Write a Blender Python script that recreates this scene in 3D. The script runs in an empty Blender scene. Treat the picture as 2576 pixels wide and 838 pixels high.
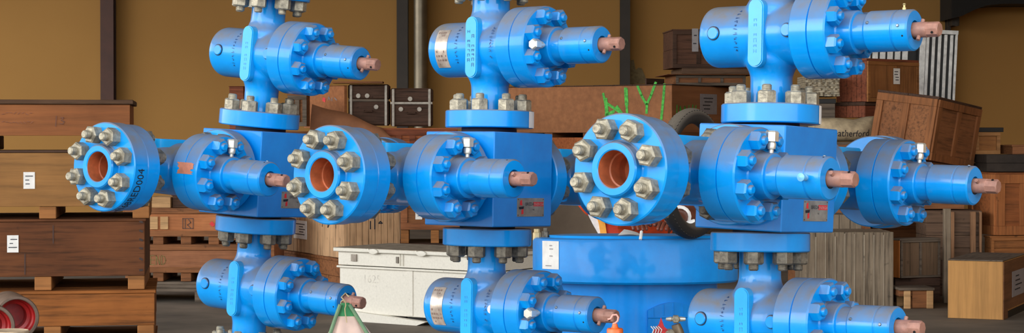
import bpy, bmesh, math, random
from mathutils import Matrix, Vector, Euler
R = random.Random(7)
C = bpy.context.scene.collection
PI = math.pi
rad = math.radians

# ------------------------------------------------------------------ camera
F, CX, CY, HY, EYE = 5000., 1288., 419., 340., 1.6
pitch = math.atan((CY - HY) / F)
cam = bpy.data.cameras.new('camera')
cam.sensor_width = 36
cam.lens = 36 * F / 2576
cam.clip_end = 300
co = bpy.data.objects.new('camera', cam)
C.objects.link(co)
co.location = (0, 0, EYE)
co.rotation_euler = (PI / 2 - pitch, 0, 0)
bpy.context.scene.camera = co

def P(px, py, y):
    """world point seen at photo pixel (px, py) at world depth y"""
    c, s = math.cos(pitch), math.sin(pitch)
    a, b = (px - CX) / F, -(py - CY) / F
    d = Vector((a, c + b * s, -s + b * c))
    return Vector((0, 0, EYE)) + d * (y / d.y)

# ------------------------------------------------------------------ mesh builder
class MB:
    def __init__(s):
        s.v, s.f, s.m, s.M = [], [], [], Matrix()
        s.mi = 0
    def add(s, vs, fs):
        n = len(s.v)
        s.v += [s.M @ Vector(v) for v in vs]
        s.f += [tuple(i + n for i in f) for f in fs]
        s.m += [s.mi] * len(fs)
        return s
    def box(s, a, b, c=0.0):
        x0, y0, z0 = a; x1, y1, z1 = b
        if x0 > x1: x0, x1 = x1, x0
        if y0 > y1: y0, y1 = y1, y0
        if z0 > z1: z0, z1 = z1, z0
        c = min(c, .45 * min(x1 - x0, y1 - y0, z1 - z0))
        if c <= 0:
            return s.add([(x0,y0,z0),(x1,y0,z0),(x1,y1,z0),(x0,y1,z0),(x0,y0,z1),(x1,y0,z1),(x1,y1,z1),(x0,y1,z1)],
                         [(0,3,2,1),(4,5,6,7),(0,1,5,4),(1,2,6,5),(2,3,7,6),(3,0,4,7)])
        bm = bmesh.new()
        bmesh.ops.create_cube(bm, size=1)
        for v in bm.verts:
            v.co = Vector((x0 if v.co.x < 0 else x1, y0 if v.co.y < 0 else y1, z0 if v.co.z < 0 else z1))
        bmesh.ops.bevel(bm, geom=bm.edges[:], offset=c, segments=1, affect='EDGES')
        s.bm(bm)
        return s
    def bm(s, bm):
        bm.verts.ensure_lookup_table()
        for i, v in enumerate(bm.verts): v.index = i
        s.add([v.co.copy() for v in bm.verts], [tuple(v.index for v in f.verts) for f in bm.faces])
        bm.free()
    def lathe(s, prof, o=(0,0,0), axis='z', seg=48, caps=True, jit=None):
        """prof: list of (t, r) along the axis"""
        o = Vector(o)
        ax = {'z': (Vector((0,0,1)), Vector((1,0,0)), Vector((0,1,0))),
              'x': (Vector((1,0,0)), Vector((0,1,0)), Vector((0,0,1))),
              '-x': (Vector((-1,0,0)), Vector((0,0,1)), Vector((0,1,0))),
              '-y': (Vector((0,-1,0)), Vector((1,0,0)), Vector((0,0,1))),
              'y': (Vector((0,1,0)), Vector((0,0,1)), Vector((1,0,0)))}[axis]
        vs, fs = [], []
        n = len(prof)
        for t, r in prof:
            for k in range(seg):
                a = 2 * PI * k / seg
                vs.append(o + ax[0] * t + (ax[1] * math.cos(a) + ax[2] * math.sin(a)) * r)
        for i in range(n - 1):
            for k in range(seg):
                k2 = (k + 1) % seg
                fs.append((i*seg+k, i*seg+k2, (i+1)*seg+k2, (i+1)*seg+k))
        if caps:
            if prof[0][1] > 1e-6: fs.append(tuple(reversed(range(seg))))
            if prof[-1][1] > 1e-6: fs.append(tuple((n-1)*seg + k for k in range(seg)))
        return s.add(vs, fs)
    def tube(s, pts, r, seg=8, closed=False):
        pts = [Vector(p) for p in pts]
        n = len(pts)
        rs = r if isinstance(r, (list, tuple)) else [r] * n
        vs, fs = [], []
        up = None
        for i, p in enumerate(pts):
            if closed: d = pts[(i+1) % n] - pts[i-1]
            else: d = pts[min(i+1, n-1)] - pts[max(i-1, 0)]
            d.normalize()
            if up is None:
                up = Vector((0,0,1)) if abs(d.z) < .9 else Vector((1,0,0))
            a = d.cross(up).normalized(); b = a.cross(d).normalized(); up = b
            for k in range(seg):
                t = 2*PI*k/seg
                vs.append(p + (a*math.cos(t) + b*math.sin(t)) * rs[i])
        for i in range(n if closed else n-1):
            for k in range(seg):
                k2 = (k+1) % seg; j = (i+1) % n
                fs.append((i*seg+k, i*seg+k2, j*seg+k2, j*seg+k))
        if not closed:
            fs.append(tuple(reversed(range(seg)))); fs.append(tuple((n-1)*seg+k for k in range(seg)))
        return s.add(vs, fs)
    def prism(s, poly, y0, y1):
        """2D polygon (x, z) extruded along y"""
        n = len(poly)
        vs = [(x, y0, z) for x, z in poly] + [(x, y1, z) for x, z in poly]
        fs = [tuple(range(n)), tuple(reversed(range(n, 2*n)))] + [((i+1) % n, i, i+n, (i+1) % n + n) for i in range(n)]
        return s.add(vs, fs)
    def mesh(s, name, mats, ang=35):
        me = bpy.data.meshes.new(name)
        me.from_pydata([tuple(v) for v in s.v], [], s.f)
        if not isinstance(mats, (list, tuple)): mats = [mats]
        for m in mats: me.materials.append(m)
        me.polygons.foreach_set('material_index', s.m)
        bm = bmesh.new(); bm.from_mesh(me)
        bmesh.ops.recalc_face_normals(bm, faces=bm.faces[:])
        bm.to_mesh(me); bm.free()
        me.polygons.foreach_set('use_smooth', [True] * len(me.polygons))
        me.set_sharp_from_angle(angle=rad(ang))
        me.update()
        return me
    def build(s, name, mats, parent=None, M=None, ang=35):
        return link(name, s.mesh(name, mats, ang), parent, M)

def link(name, me, parent=None, M=None):
    o = bpy.data.objects.new(name, me)
    C.objects.link(o)
    if parent is not None: o.parent = parent
    if M is not None: o.matrix_basis = M
    return o
def tag(o, label=None, cat=None, group=None, kind=None):
    if label: o['label'] = label
    if cat: o['category'] = cat
    if group: o['group'] = group
    if kind: o['kind'] = kind
    return o
def empty(name, M, label, cat, group=None):
    o = bpy.data.objects.new(name, None)
    C.objects.link(o)
    o.empty_display_size = .1
    o.matrix_basis = M
    return tag(o, label, cat, group)
def eval_mesh(o):
    dg = bpy.context.evaluated_depsgraph_get()
    dg.update()
    me = bpy.data.meshes.new_from_object(o.evaluated_get(dg))
    return me
def text2d(s, size):
    """flat letters: list of 2-D verts and faces, origin bottom left"""
    cu = bpy.data.curves.new('t', 'FONT'); cu.body = s; cu.size = size
    cu.resolution_u = 2
    o = bpy.data.objects.new('t', cu); C.objects.link(o)
    me = eval_mesh(o)
    vs = [(v.co.x, v.co.y) for v in me.vertices]
    fs = [tuple(p.vertices) for p in me.polygons]
    bpy.data.objects.remove(o)
    bpy.data.meshes.remove(me)
    return vs, fs
def T(x, y=0, z=0): return Matrix.Translation((x, y, z) if not isinstance(x, Vector) else x)
def RX(a): return Matrix.Rotation(a, 4, 'X')
def RY(a): return Matrix.Rotation(a, 4, 'Y')
def RZ(a): return Matrix.Rotation(a, 4, 'Z')

# ------------------------------------------------------------------ materials
def lin(c):
    return tuple(((x/255)/12.92 if x/255 <= .04045 else ((x/255+.055)/1.055)**2.4) for x in c) + (1,)
class NT:
    def __init__(s, name):
        s.mat = bpy.data.materials.new(name); s.mat.use_nodes = True
        s.t = s.mat.node_tree; s.n = s.t.nodes; s.l = s.t.links
        s.b = s.n['Principled BSDF']
        s.co = None
    def node(s, typ, **k):
        n = s.n.new(typ)
        for a, b in k.items():
            if a == 'i':
                for x, y in b.items(): n.inputs[x].default_value = y
            else: setattr(n, a, b)
        return n
    def obj(s, scale=(1,1,1)):
        if s.co is None: s.co = s.node('ShaderNodeTexCoord')
        m = s.node('ShaderNodeMapping'); m.inputs['Scale'].default_value = scale
        s.l.new(s.co.outputs['Object'], m.inputs[0])
        # every object gets its own offset
        oi = s.node('ShaderNodeObjectInfo')
        mul = s.node('ShaderNodeMath', operation='MULTIPLY'); mul.inputs[1].default_value = 37
        s.l.new(oi.outputs['Random'], mul.inputs[0]); s.l.new(mul.outputs[0], m.inputs['Location'])
        return m.outputs[0]
    def noise(s, sc, det=3, rough=.55, scale=(1,1,1)):
        n = s.node('ShaderNodeTexNoise'); n.inputs['Scale'].default_value = sc
        n.inputs['Detail'].default_value = det; n.inputs['Roughness'].default_value = rough
        s.l.new(s.obj(scale), n.inputs['Vector'])
        return n.outputs['Fac']
    def ramp(s, src, stops):
        r = s.node('ShaderNodeValToRGB')
        e = r.color_ramp.elements
        while len(e) < len(stops): e.new(.5)
        for k, (p, c) in enumerate(stops):
            e[k].position = p; e[k].color = c if len(c) == 4 else lin(c)
        s.l.new(src, r.inputs[0])
        return r.outputs[0]
    def mix(s, f, a, b, mode='MIX'):
        m = s.node('ShaderNodeMix', data_type='RGBA', blend_type=mode)
        for sock, v in ((m.inputs[0], f), (m.inputs[6], a), (m.inputs[7], b)):
            if hasattr(v, 'is_linked'): s.l.new(v, sock)
            else: sock.default_value = v
        return m.outputs[2]
    def math(s, op, a, b=None, clamp=False):
        m = s.node('ShaderNodeMath', operation=op); m.use_clamp = clamp
        for k, v in enumerate((a, b)):
            if v is None: continue
            if hasattr(v, 'is_linked'): s.l.new(v, m.inputs[k])
            else: m.inputs[k].default_value = v
        return m.outputs[0]
    def bump(s, h, st, dist=.01):
        b = s.node('ShaderNodeBump'); b.inputs['Strength'].default_value = st; b.inputs['Distance'].default_value = dist
        s.l.new(h, b.inputs['Height']); s.l.new(b.outputs[0], s.b.inputs['Normal'])
    def out(s, col, rough=.6, metal=0, spec=.5):
        if hasattr(col, 'is_linked'): s.l.new(col, s.b.inputs['Base Color'])
        else: s.b.inputs['Base Color'].default_value = col
        if hasattr(rough, 'is_linked'): s.l.new(rough, s.b.inputs['Roughness'])
        else: s.b.inputs['Roughness'].default_value = rough
        s.b.inputs['Metallic'].default_value = metal
        s.b.inputs['Specular IOR Level'].default_value = spec
        return s.mat
G1, G0 = (1,1,1,1), (0,0,0,1)

def blue_paint(name, base=(0,145,228), dust=.97, gloss=.75):
    n = NT(name)
    big = n.noise(9, 4, .6)
    fine = n.noise(70, 4, .7)
    c = n.ramp(big, [(.3, (base[0], base[1]-8, base[2]-10)), (.7, (base[0], base[1]+8, min(255, base[2]+8)))])
    geo = n.node('ShaderNodeNewGeometry'); sp = n.node('ShaderNodeSeparateXYZ')
    n.l.new(geo.outputs['Normal'], sp.inputs[0])
    wob = n.math('ADD', sp.outputs['Z'], n.math('MULTIPLY', n.math('SUBTRACT', n.noise(11, 5, .7), .5), .28))
    up = n.ramp(wob, [(.10, G0), (.32, (.62,.62,.62,1)), (.64, G1)])
    pat = n.ramp(n.noise(14, 5, .65), [(.25, (.55,.55,.55,1)), (.7, G1)])
    f = n.math('MULTIPLY', n.math('MULTIPLY', up, pat), dust, True)
    c = n.mix(f, c, lin((122,114,102)))
    # vertical runs of dirt
    st = n.ramp(n.noise(26, 3, .6, (1,1,.12)), [(.62, G0), (.74, G1)])
    c = n.mix(n.math('MULTIPLY', st, .09), c, lin((120,130,140)))
    chip = n.ramp(fine, [(.735, G0), (.76, G1)])
    c = n.mix(n.math('MULTIPLY', chip, .5), c, lin((90,80,80)))
    ro = n.math('ADD', n.math('MULTIPLY', f, .35), n.math('ADD', n.math('MULTIPLY', big, .12), .15))
    n.bump(n.math('ADD', n.noise(45, 3, .5), n.math('MULTIPLY', st, .5)), .12, .004)
    n.b.inputs['Coat Roughness'].default_value = .11
    n.l.new(n.math('SUBTRACT', gloss, n.math('MULTIPLY', f, .7), True), n.b.inputs['Coat Weight'])
    return n.out(c, n.math('ADD', ro, .2), 0, .15)
BLUE = blue_paint('blue_paint')
BLUE_FLAT = blue_paint('blue_paint_clean', (0,135,222), .12)
def plain(name, c, rough=.6, metal=0, var=.12, sc=20, bump=0, spec=.5, scale=(1,1,1)):
    n = NT(name)
    a = tuple(max(0, x*(1-var)) for x in c); b = tuple(min(255, x*(1+var)) for x in c)
    k = n.ramp(n.noise(sc, 4, .6, scale), [(.3, a), (.7, b)])
    if bump: n.bump(n.noise(sc*2, 4, .6, scale), bump, .01)
    return n.out(k, rough, metal, spec)
def wood(name, c, dark=.62, sc=1., grain='x', rough=.75, knots=True, var=1.):
    n = NT(name)
    g = {'x': (.06,1,1), 'y': (1,.06,1), 'z': (1,1,.05)}[grain]
    a = tuple(x*dark for x in c); b = tuple(min(255, x*1.1) for x in c)
    f = n.noise(38*sc, 5, .65, g)
    k = n.ramp(f, [(.28, a), (.5, c), (.72, b)])
    blot = n.ramp(n.noise(2.2*sc, 4, .6), [(.3, (.62,.58,.55,1)), (.62, (1,1,1,1))])
    k = n.mix(.8*var, k, blot, 'MULTIPLY')
    if knots:
        kn = n.ramp(n.noise(9*sc, 2, .5), [(.70, G0), (.76, G1)])
        k = n.mix(n.math('MULTIPLY', kn, .6), k, lin(tuple(x*.4 for x in c)))
    n.bump(f, .12, .006)
    return n.out(k, rough, 0, .25)
STEEL = plain('nut_steel', (150,143,125), .42, .35, .22, 60, .15)
STEEL_D = plain('nut_steel_dark', (108,102,90), .5, .35, .3, 60, .15)
BRIGHT = plain('bright_steel', (225,222,210), .28, .6, .06, 40)
STEM = plain('pink_brown_primer', (160,116,100), .5, 0, .12, 40, .1)
BORE = plain('bore_primer', (176,98,62), .38, 0, .2, 18, .1)
BLACK = plain('black', (18,17,17), .6)
DARKRING = plain('dark_gasket', (12,22,48), .6)
PAPER = plain('white_paper', (232,230,225), .6, 0, .04)
GREYPAPER = plain('grey_paper', (150,146,148), .5, 0, .05)
INK = plain('black_ink', (25,28,40), .6)
REDINK = plain('red_ink', (205,45,50), .6)
PLATE = plain('aluminium_plate', (150,148,142), .4, .4, .15, 25)
LABELPLATE = plain('pale_nameplate', (205,190,175), .25, .5, .18, 30)
GREEN = plain('green_spray', (72,170,62), .7, 0, .25, 30)
OLIVE = plain('faded_green_stencil', (128,116,66), .8)
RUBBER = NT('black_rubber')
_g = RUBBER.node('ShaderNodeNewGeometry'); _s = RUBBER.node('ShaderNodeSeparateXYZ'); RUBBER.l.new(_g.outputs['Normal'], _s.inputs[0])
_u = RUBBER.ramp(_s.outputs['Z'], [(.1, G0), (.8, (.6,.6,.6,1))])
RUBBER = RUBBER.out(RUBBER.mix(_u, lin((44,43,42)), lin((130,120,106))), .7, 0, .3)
CREAM = NT('cream_painted_metal')
_c = CREAM.ramp(CREAM.noise(55, 5, .7), [(.27, (120,110,100)), (.33, (214,210,198)), (.7, (226,222,210))])
CREAM.bump(CREAM.noise(8, 3), .1, .01)
CREAM = CREAM.out(_c, .5, 0, .4)
DUST = plain('dusty_top', (140,128,112), .8, 0, .2, 12)

# ------------------------------------------------------------------ gate valve pieces (shared meshes)
def chamf(t0, t1, r, c=.003):
    return [(t0, 0.0), (t0, r - c), (t0 + c, r), (t1 - c, r), (t1, r - c), (t1, 0.0)]
RB, NECK, HV, RF, TF = .0822, .0555, .2346, .131, .051
RBON, RC, BONF, CEND, STEMEND, CAPB = .118, .0528, .2136, .4086, .476, .1865

def valve_body_mesh():
    m = MB()
    m.lathe([(-.125, 0), (-.125, RB), (CAPB-.022, RB), (CAPB-.010, RB-.004), (CAPB-.003, RB-.012), (CAPB, RB-.024), (CAPB, 0)], axis='y', seg=72)
    # neck along the run, flared where it meets the body
    pr = []
    for k in range(41):
        z = -HV + .03 + (2*HV - .06) * k / 40
        a = abs(z)
        r = NECK + min(1, max(0, (.118 - a) / .04)) ** 2 * .016 + max(0, (a - .165) / .04) ** 2 * .006
        pr.append((z, r))
    m.lathe([(pr[0][0], 0)] + pr + [(pr[-1][0], 0)], axis='z', seg=64)
    # swell towards the bonnet flange
    m.lathe([(.06, 0), (.06, RB-.002), (.095, RB+.006), (.112, RB+.018), (.125, RB+.03), (.135, 0)], axis='-y', seg=72)
    o = m.build('tmp', BLUE)
    rm = o.modifiers.new('r', 'REMESH'); rm.mode = 'VOXEL'; rm.voxel_size = .0034
    sm = o.modifiers.new('s', 'SMOOTH'); sm.factor = .6; sm.iterations = 14
    me = eval_mesh(o)
    bpy.data.objects.remove(o)
    me.polygons.foreach_set('use_smooth', [True] * len(me.polygons))
    me.name = 'valve_body'
    return me
ME_BODY = valve_body_mesh()

def end_flange_mesh(z0, z1):
    ri = .0448; c = .003
    m = MB(); m.lathe([(z0, ri), (z0, RF-c), (z0+c, RF), (z1-c, RF), (z1, RF-c), (z1, ri), (z0, ri)], axis='z', seg=80, caps=False)
    return m.mesh('end_flange', BLUE)
ME_EF_P = end_flange_mesh(HV-TF, HV)
ME_EF_N = end_flange_mesh(-HV, -HV+TF)
m = MB(); m.lathe([(.108, 0), (.108, RBON-.006), (.113, RBON), (.1605, RBON), (.1625, RBON-.004), (.1625, 0)], axis='-y', seg=80)
ME_BF = m.mesh('body_flange', BLUE)
m = MB()
m.lathe([(.1625, 0), (.1625, RBON-.004), (.1645, RBON), (BONF-.004, RBON), (BONF, RBON-.004),
         (BONF, .062), (BONF+.004, .0585), (.243, .0565), (.252, .0565), (.2545, .054), (.256, .047), (.284, .0455),
         (.288, .0495), (.291, RC), (.362, RC), (.364, RC-.0025), (.367, RC-.0025), (.369, RC), (CEND-.004, RC), (CEND, RC-.004),
         (CEND, .0245), (CEND-.012, .0235), (CEND-.012, 0)], axis='-y', seg=80)
ME_BON = m.mesh('bonnet', BLUE, 28)
m = MB()
m.lathe([(.38, 0), (.38, .0198), (.443, .0198), (.445, .018)], axis='-y', seg=28, caps=False)
m.lathe([(.443, .0193), (.4445, .0193), (STEMEND-.003, .0193), (STEMEND, .0165), (STEMEND, 0)], axis='-y', seg=8)
m.M = T(0, -.4235, 0) @ RY(rad(28)); m.lathe([(-.030, 0), (-.030, .0052), (.030, .0052), (.030, 0)], axis='z', seg=12)
m.M = Matrix(); m.mi = 1
m.M = T(0, -.462, 0) @ RY(rad(62)); m.lathe([(-.0206, 0), (-.0206, .0032), (.0206, .0032), (.0206, 0)], axis='z', seg=10)
ME_STEM = m.mesh('stem', [STEM, BLACK])
# flat rib with rounded ends on the side of the body
m = MB(); pl = []
for k in range(17):
    a = PI * k / 16; pl.append((.0225*math.cos(a), .067 + .0225*math.sin(a)))
for k in range(17):
    a = PI + PI * k / 16; pl.append((.0225*math.cos(a), -.067 + .0225*math.sin(a)))
bm = bmesh.new()
top = [bm.verts.new((-.092, y, z)) for y, z in pl]
bm.faces.new(top)
ex = bmesh.ops.extrude_face_region(bm, geom=bm.faces[:])
for v in ex['geom']:
    if isinstance(v, bmesh.types.BMVert): v.co.x = -.045
bmesh.ops.recalc_face_normals(bm, faces=bm.faces[:])
ed = [e for e in bm.edges if all(abs(v.co.x + .092) < 1e-6 for v in e.verts)]
bmesh.ops.bevel(bm, geom=ed, offset=.003, segments=2, affect='EDGES')
m.bm(bm)
ME_RIB = m.mesh('rib_plate', blue_paint('blue_paint_rib', (30,165,232), .3))
m = MB(); m.lathe([(.070, 0), (.070, .0165), (.0845, .0165), (.0865, .0145), (.0865, 0)], axis='-x', seg=28)
ME_PLUG = m.mesh('round_plug', BLUE)
m = MB(); m.lathe([(.078, 0), (.078, .011), (.0835, .011), (.0835, 0)], axis='-x', seg=20)
ME_PLUGR = m.mesh('plug_recess', DARKRING)
# nuts
def nut_mesh(name, mats, af=.0455, h=.033, stud=.0125, out=.016, dome=True):
    m = MB(); r = af / 2 / math.cos(PI/6)
    # hex with chamfered crown
    n = 6; vs = []; fs = []
    for t, rr in ((0, r), (h-.004, r)):
        for k in range(6): vs.append((rr*math.cos(k*PI/3), rr*math.sin(k*PI/3), t))
    for k in range(6): vs.append(((r-.005)*math.cos(k*PI/3), (r-.005)*math.sin(k*PI/3), h))
    for j in (0, 6):
        for k in range(6): fs.append((j+k, j+(k+1) % 6, j+6+(k+1) % 6, j+6+k))
    fs.append(tuple(range(12, 18)))
    m.add(vs, fs)
    m.mi = 1
    m.lathe([(h-.003, stud), (h+out-.003, stud), (h+out, stud-.003), (h+out, 0)], axis='z', seg=20, caps=False)
    for q in range(3):
        t = h + .003 + q*.004
        if t < h+out-.004: m.lathe([(t, stud), (t+.001, stud+.0006), (t+.002, stud)], axis='z', seg=20, caps=False)
    return m.mesh(name, mats, 25)
NUT_ST = nut_mesh('flange_nut', [STEEL, STEEL])
NUT_DK = nut_mesh('flange_nut_dark', [STEEL_D, STEEL_D])
NUT_BL = nut_mesh('bonnet_nut', [BLUE, BLUE], af=.043, h=.027, stud=.0115, out=.009)
NUT_LONG = nut_mesh('flange_nut_long', [STEEL, STEEL], af=.048, h=.034, out=.021)
# fitting
m = MB()
m.lathe([(.045, 0), (.045, .006), (.064, .006), (.066, .010), (.078, .0115), (.085, .008), (.087, .0085), (.087, 0)], axis='-x', seg=16)
m.lathe([(.084, 0), (.084, .0165), (.106, .0165), (.110, .013), (.110, 0)], axis='-x', seg=6)
ME_FIT = m.mesh('grease_fitting', BRIGHT)
m = MB(); m.lathe([(.05, 0), (.05, .0042), (.0545, .0042), (.0555, .003), (.0555, 0)], axis='-x', seg=10)
ME_SCREW = m.mesh('set_screw', plain('set_screw_steel', (120,130,140), .35, .7))
m = MB(); m.lathe([(.05, 0), (.05, .0025), (.0532, .0025), (.0532, 0)], axis='-x', seg=10)
ME_HOLE = m.mesh('vent_hole', BLACK)
# curved nameplate
def curved_plate(y0, y1, a0, a1, r, th=.0012):
    m = MB(); n = 16
    vs = []; fs = []
    for i in range(n+1):
        a = a0 + (a1-a0)*i/n
        for rr in (r, r+th):
            for y in (y0, y1): vs.append((-rr*math.cos(a), y, rr*math.sin(a)))
    for i in range(n):
        b = i*4; c = b+4
        fs += [(b+2,b+3,c+3,c+2), (b,c,c+1,b+1), (b,b+2,c+2,c), (b+1,c+1,c+3,b+3)]
    fs += [(0,1,3,2), (n*4, n*4+2, n*4+3, n*4+1)]
    m.add(vs, fs)
    return m
def curved_marks(m, y0, y1, a0, a1, r, rows, seed):
    q = random.Random(seed)
    m.mi = 1
    for i in range(rows):
        a = a0 + (a1-a0)*(i+.5)/rows
        y = y0
        while y < y1 - .004:
            w = q.uniform(.003, .008)
            if q.random() < .7:
                vs = []
                for aa in (a-.035, a+.035):
                    for yy in (y, min(y+w, y1)): vs.append((-(r)*math.cos(aa), yy, r*math.sin(aa)))
                m.add(vs, [(0,1,3,2)])
            y += w + .003
m = curved_plate(.100, .146, rad(-42), rad(42), RB+.0002)
curved_marks(m, .104, .142, rad(-38), rad(-2), RB+.0017, 4, 5)
curved_marks(m, .104, .142, rad(24), rad(38), RB+.0017, 2, 6)
ME_NPL = m.mesh('maker_nameplate', [LABELPLATE, plain('worn_engraving', (120,100,90), .5)])
# stamped characters running round the body (worn past reading)
def stamp_mesh(y, a0, a1, r, n, seed, w=.007):
    q = random.Random(seed); m = MB()
    for i in range(n):
        a = a0 + (a1-a0)*i/(n-1)
        if q.random() < .15: continue
        for j in range(3):
            da = q.uniform(-.03, .03); yy = y + q.uniform(-w/2, w/2)
            if q.random() < .5: d = (.0011, .028)
            else: d = (w*.45, .007)
            vs = []
            for aa in (a+da-d[1], a+da+d[1]):
                for y2 in (yy-d[0], yy+d[0]): vs.append((-(r+.0006)*math.cos(aa), y2, r*math.sin(aa)))
            m.add(vs, [(0,1,3,2)])
    return m.mesh('stamped_marks', plain('stamp_shadow', (20,60,110), .6))
ME_STAMP = stamp_mesh(.066, rad(48), rad(-32), RB+.0006, 11, 3)
ME_STAMP2 = stamp_mesh(-.068, rad(40), rad(-28), RB+.0042, 11, 4)
def rib_marks(cols, seed, mat):
    q = random.Random(seed); m = MB()
    for cidx in range(cols):
        y = 0 if cols == 1 else (-.008 if cidx else .008)
        z = .05
        while z > -.055:
            h = q.uniform(.006, .011)
            if q.random() < .75:
                m.box((-.0926, y-.0045, z-h), (-.0918, y-.0032, z))
                if q.random() < .7: m.box((-.0926, y+.003, z-h), (-.0918, y+.0042, z))
                if q.random() < .7: m.box((-.0926, y-.0045, z-.0013), (-.0918, y+.0042, z))
                if q.random() < .6: m.box((-.0926, y-.0045, z-h/2-.0006), (-.0918, y+.0042, z-h/2+.0006))
            z -= h + .006
    return m.mesh('raised_marks', mat)
RM1 = rib_marks(1, 8, plain('cast_letters', (40,140,215), .4))
RM2 = rib_marks(2, 9, plain('cast_letters_dark', (15,60,115), .5))

def make_valve(root, M, plugs=True, plate=False, fitting=True, nuts_p='dark', nuts_n='dark', ribmark=None, nipple=False, drip=False, stamps=True, screw=0.):
    b = link('gate_valve', ME_BODY, root, M)
    link('end_flange', ME_EF_P, b); link('end_flange', ME_EF_N, b)
    link('body_flange', ME_BF, b)
    bo = link('bonnet', ME_BON, b)
    link('operating_stem', ME_STEM, b)
    link('rib_plate', ME_RIB, b)
    if ribmark: link('cast_marking', ribmark, b)
    for k in range(8):
        a = rad(22.5 + 45*k)
        link('bonnet_nut', NUT_BL, b, T(.092*math.cos(a), -BONF, .092*math.sin(a)) @ RX(PI/2) @ RZ(a + rad(R.choice((0, 30, 12, 22)))))
    for sgn, kind in ((1, nuts_p), (-1, nuts_n)):
        if not kind: continue
        me = {'dark': NUT_DK, 'steel': NUT_ST}[kind]
        for k in range(8):
            a = rad(22.5 + 45*k)
            x, y = .1005*math.cos(a), .1005*math.sin(a)
            z = sgn*(HV-TF)
            link('flange_nut', me, b, T(x, y, z) @ (RX(PI) if sgn > 0 else Matrix()) @ RZ(R.uniform(0, 1)))
    if plugs:
        for y in (.132, -.094):
            link('round_plug', ME_PLUG, b, T(-.001 if y > 0 else -.013, y, .004))
            link('plug_recess', ME_PLUGR, b, T(.0 if y > 0 else -.010, y, .004) @ Matrix.Scale(1.7, 4, (0,1,0)) @ Matrix.Scale(1.7, 4, (0,0,1)))
    if stamps:
        link('stamped_marking', ME_STAMP, b)
        if plate: link('stamped_marking', ME_STAMP2, b)
    if plate: link('maker_nameplate', ME_NPL, b)
    if fitting: link('grease_fitting', ME_FIT, b, T(0, -.242, 0))
    for y, aa in ((-.300, .35+screw), (-.385, .15+screw)):
        link('set_screw', ME_SCREW, b, T(0, y, 0) @ RY(aa))
    link('vent_hole', ME_HOLE, b, T(0, -.397, 0) @ RY(-.35))
    if nipple:
        m = MB(); m.lathe([(.05, 0), (.05, .005), (.058, .005), (.059, .003), (.064, .003), (.066, .0045), (.069, .003), (.069, 0)], axis='z', seg=10)
        m.build('grease_nipple', plain('brass_nipple', (190,170,120), .4, .6), b, T(0, -.378, 0))
    if drip:
        m = MB(); m.lathe([(-.05, 0), (-.05, .008), (-.058, .008), (-.060, .004), (-.064, .004), (-.066, .009), (-.076, .010), (-.080, 0)], axis='z', seg=12)
        m.build('drain_plug', plain('pale_blue_fitting', (120,190,230), .3), b, T(0, -.372, 0))
    return b

# outlet companion flange: lathe about -x, front face at FO
FO, FI = .6735, .6735 - .055
m = MB()
m.lathe([(FI, .0455), (FI, RF+.001), (FI+.0025, RF+.0035), (FO-.003, RF+.0035), (FO, RF), (FO, .071), (FO+.003, .067), (FO+.022, .0655), (FO+.0262, .062),
         (FO+.0262, .0475), (FO+.024, .0450)], axis='-x', seg=96, caps=False)
m.mi = 1
m.lathe([(FO+.024, .0450), (FO-.02, .0440), (FO-.021, .0400), (FO-.055, .0400), (FO-.056, .0435), (FO-.0845, .0435), (FO-.0845, .030), (FO-.0855, 0)], axis='-x', seg=64, caps=False)
ME_OUT = m.mesh('outlet_flange', [BLUE, BORE], 28)
def outlet(root, M, nuts=True, text=False, green=None):
    o = link('outlet_flange', ME_OUT, root, M)
    if nuts:
        for k in range(8):
            a = rad(22.5 + 45*k + 2)
            link('flange_nut', NUT_LONG, o, T(-FO, .1005*math.cos(a), .1005*math.sin(a)) @ RY(-PI/2) @ RZ(R.uniform(0, 1.05)))
    if text:
        vs, fs = text2d('4168RED004', .034)
        m = MB(); r = RF + .0042
        L = []
        for x, y in vs:
            a = rad(-76) + x / r   # runs up the rim towards the camera side
            L.append((-(FI + .016 + y*1.1), -r*math.cos(a), r*math.sin(a)))
        m.add(L, fs)
        m.build('handwritten_number', INK, o)
    return o

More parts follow.
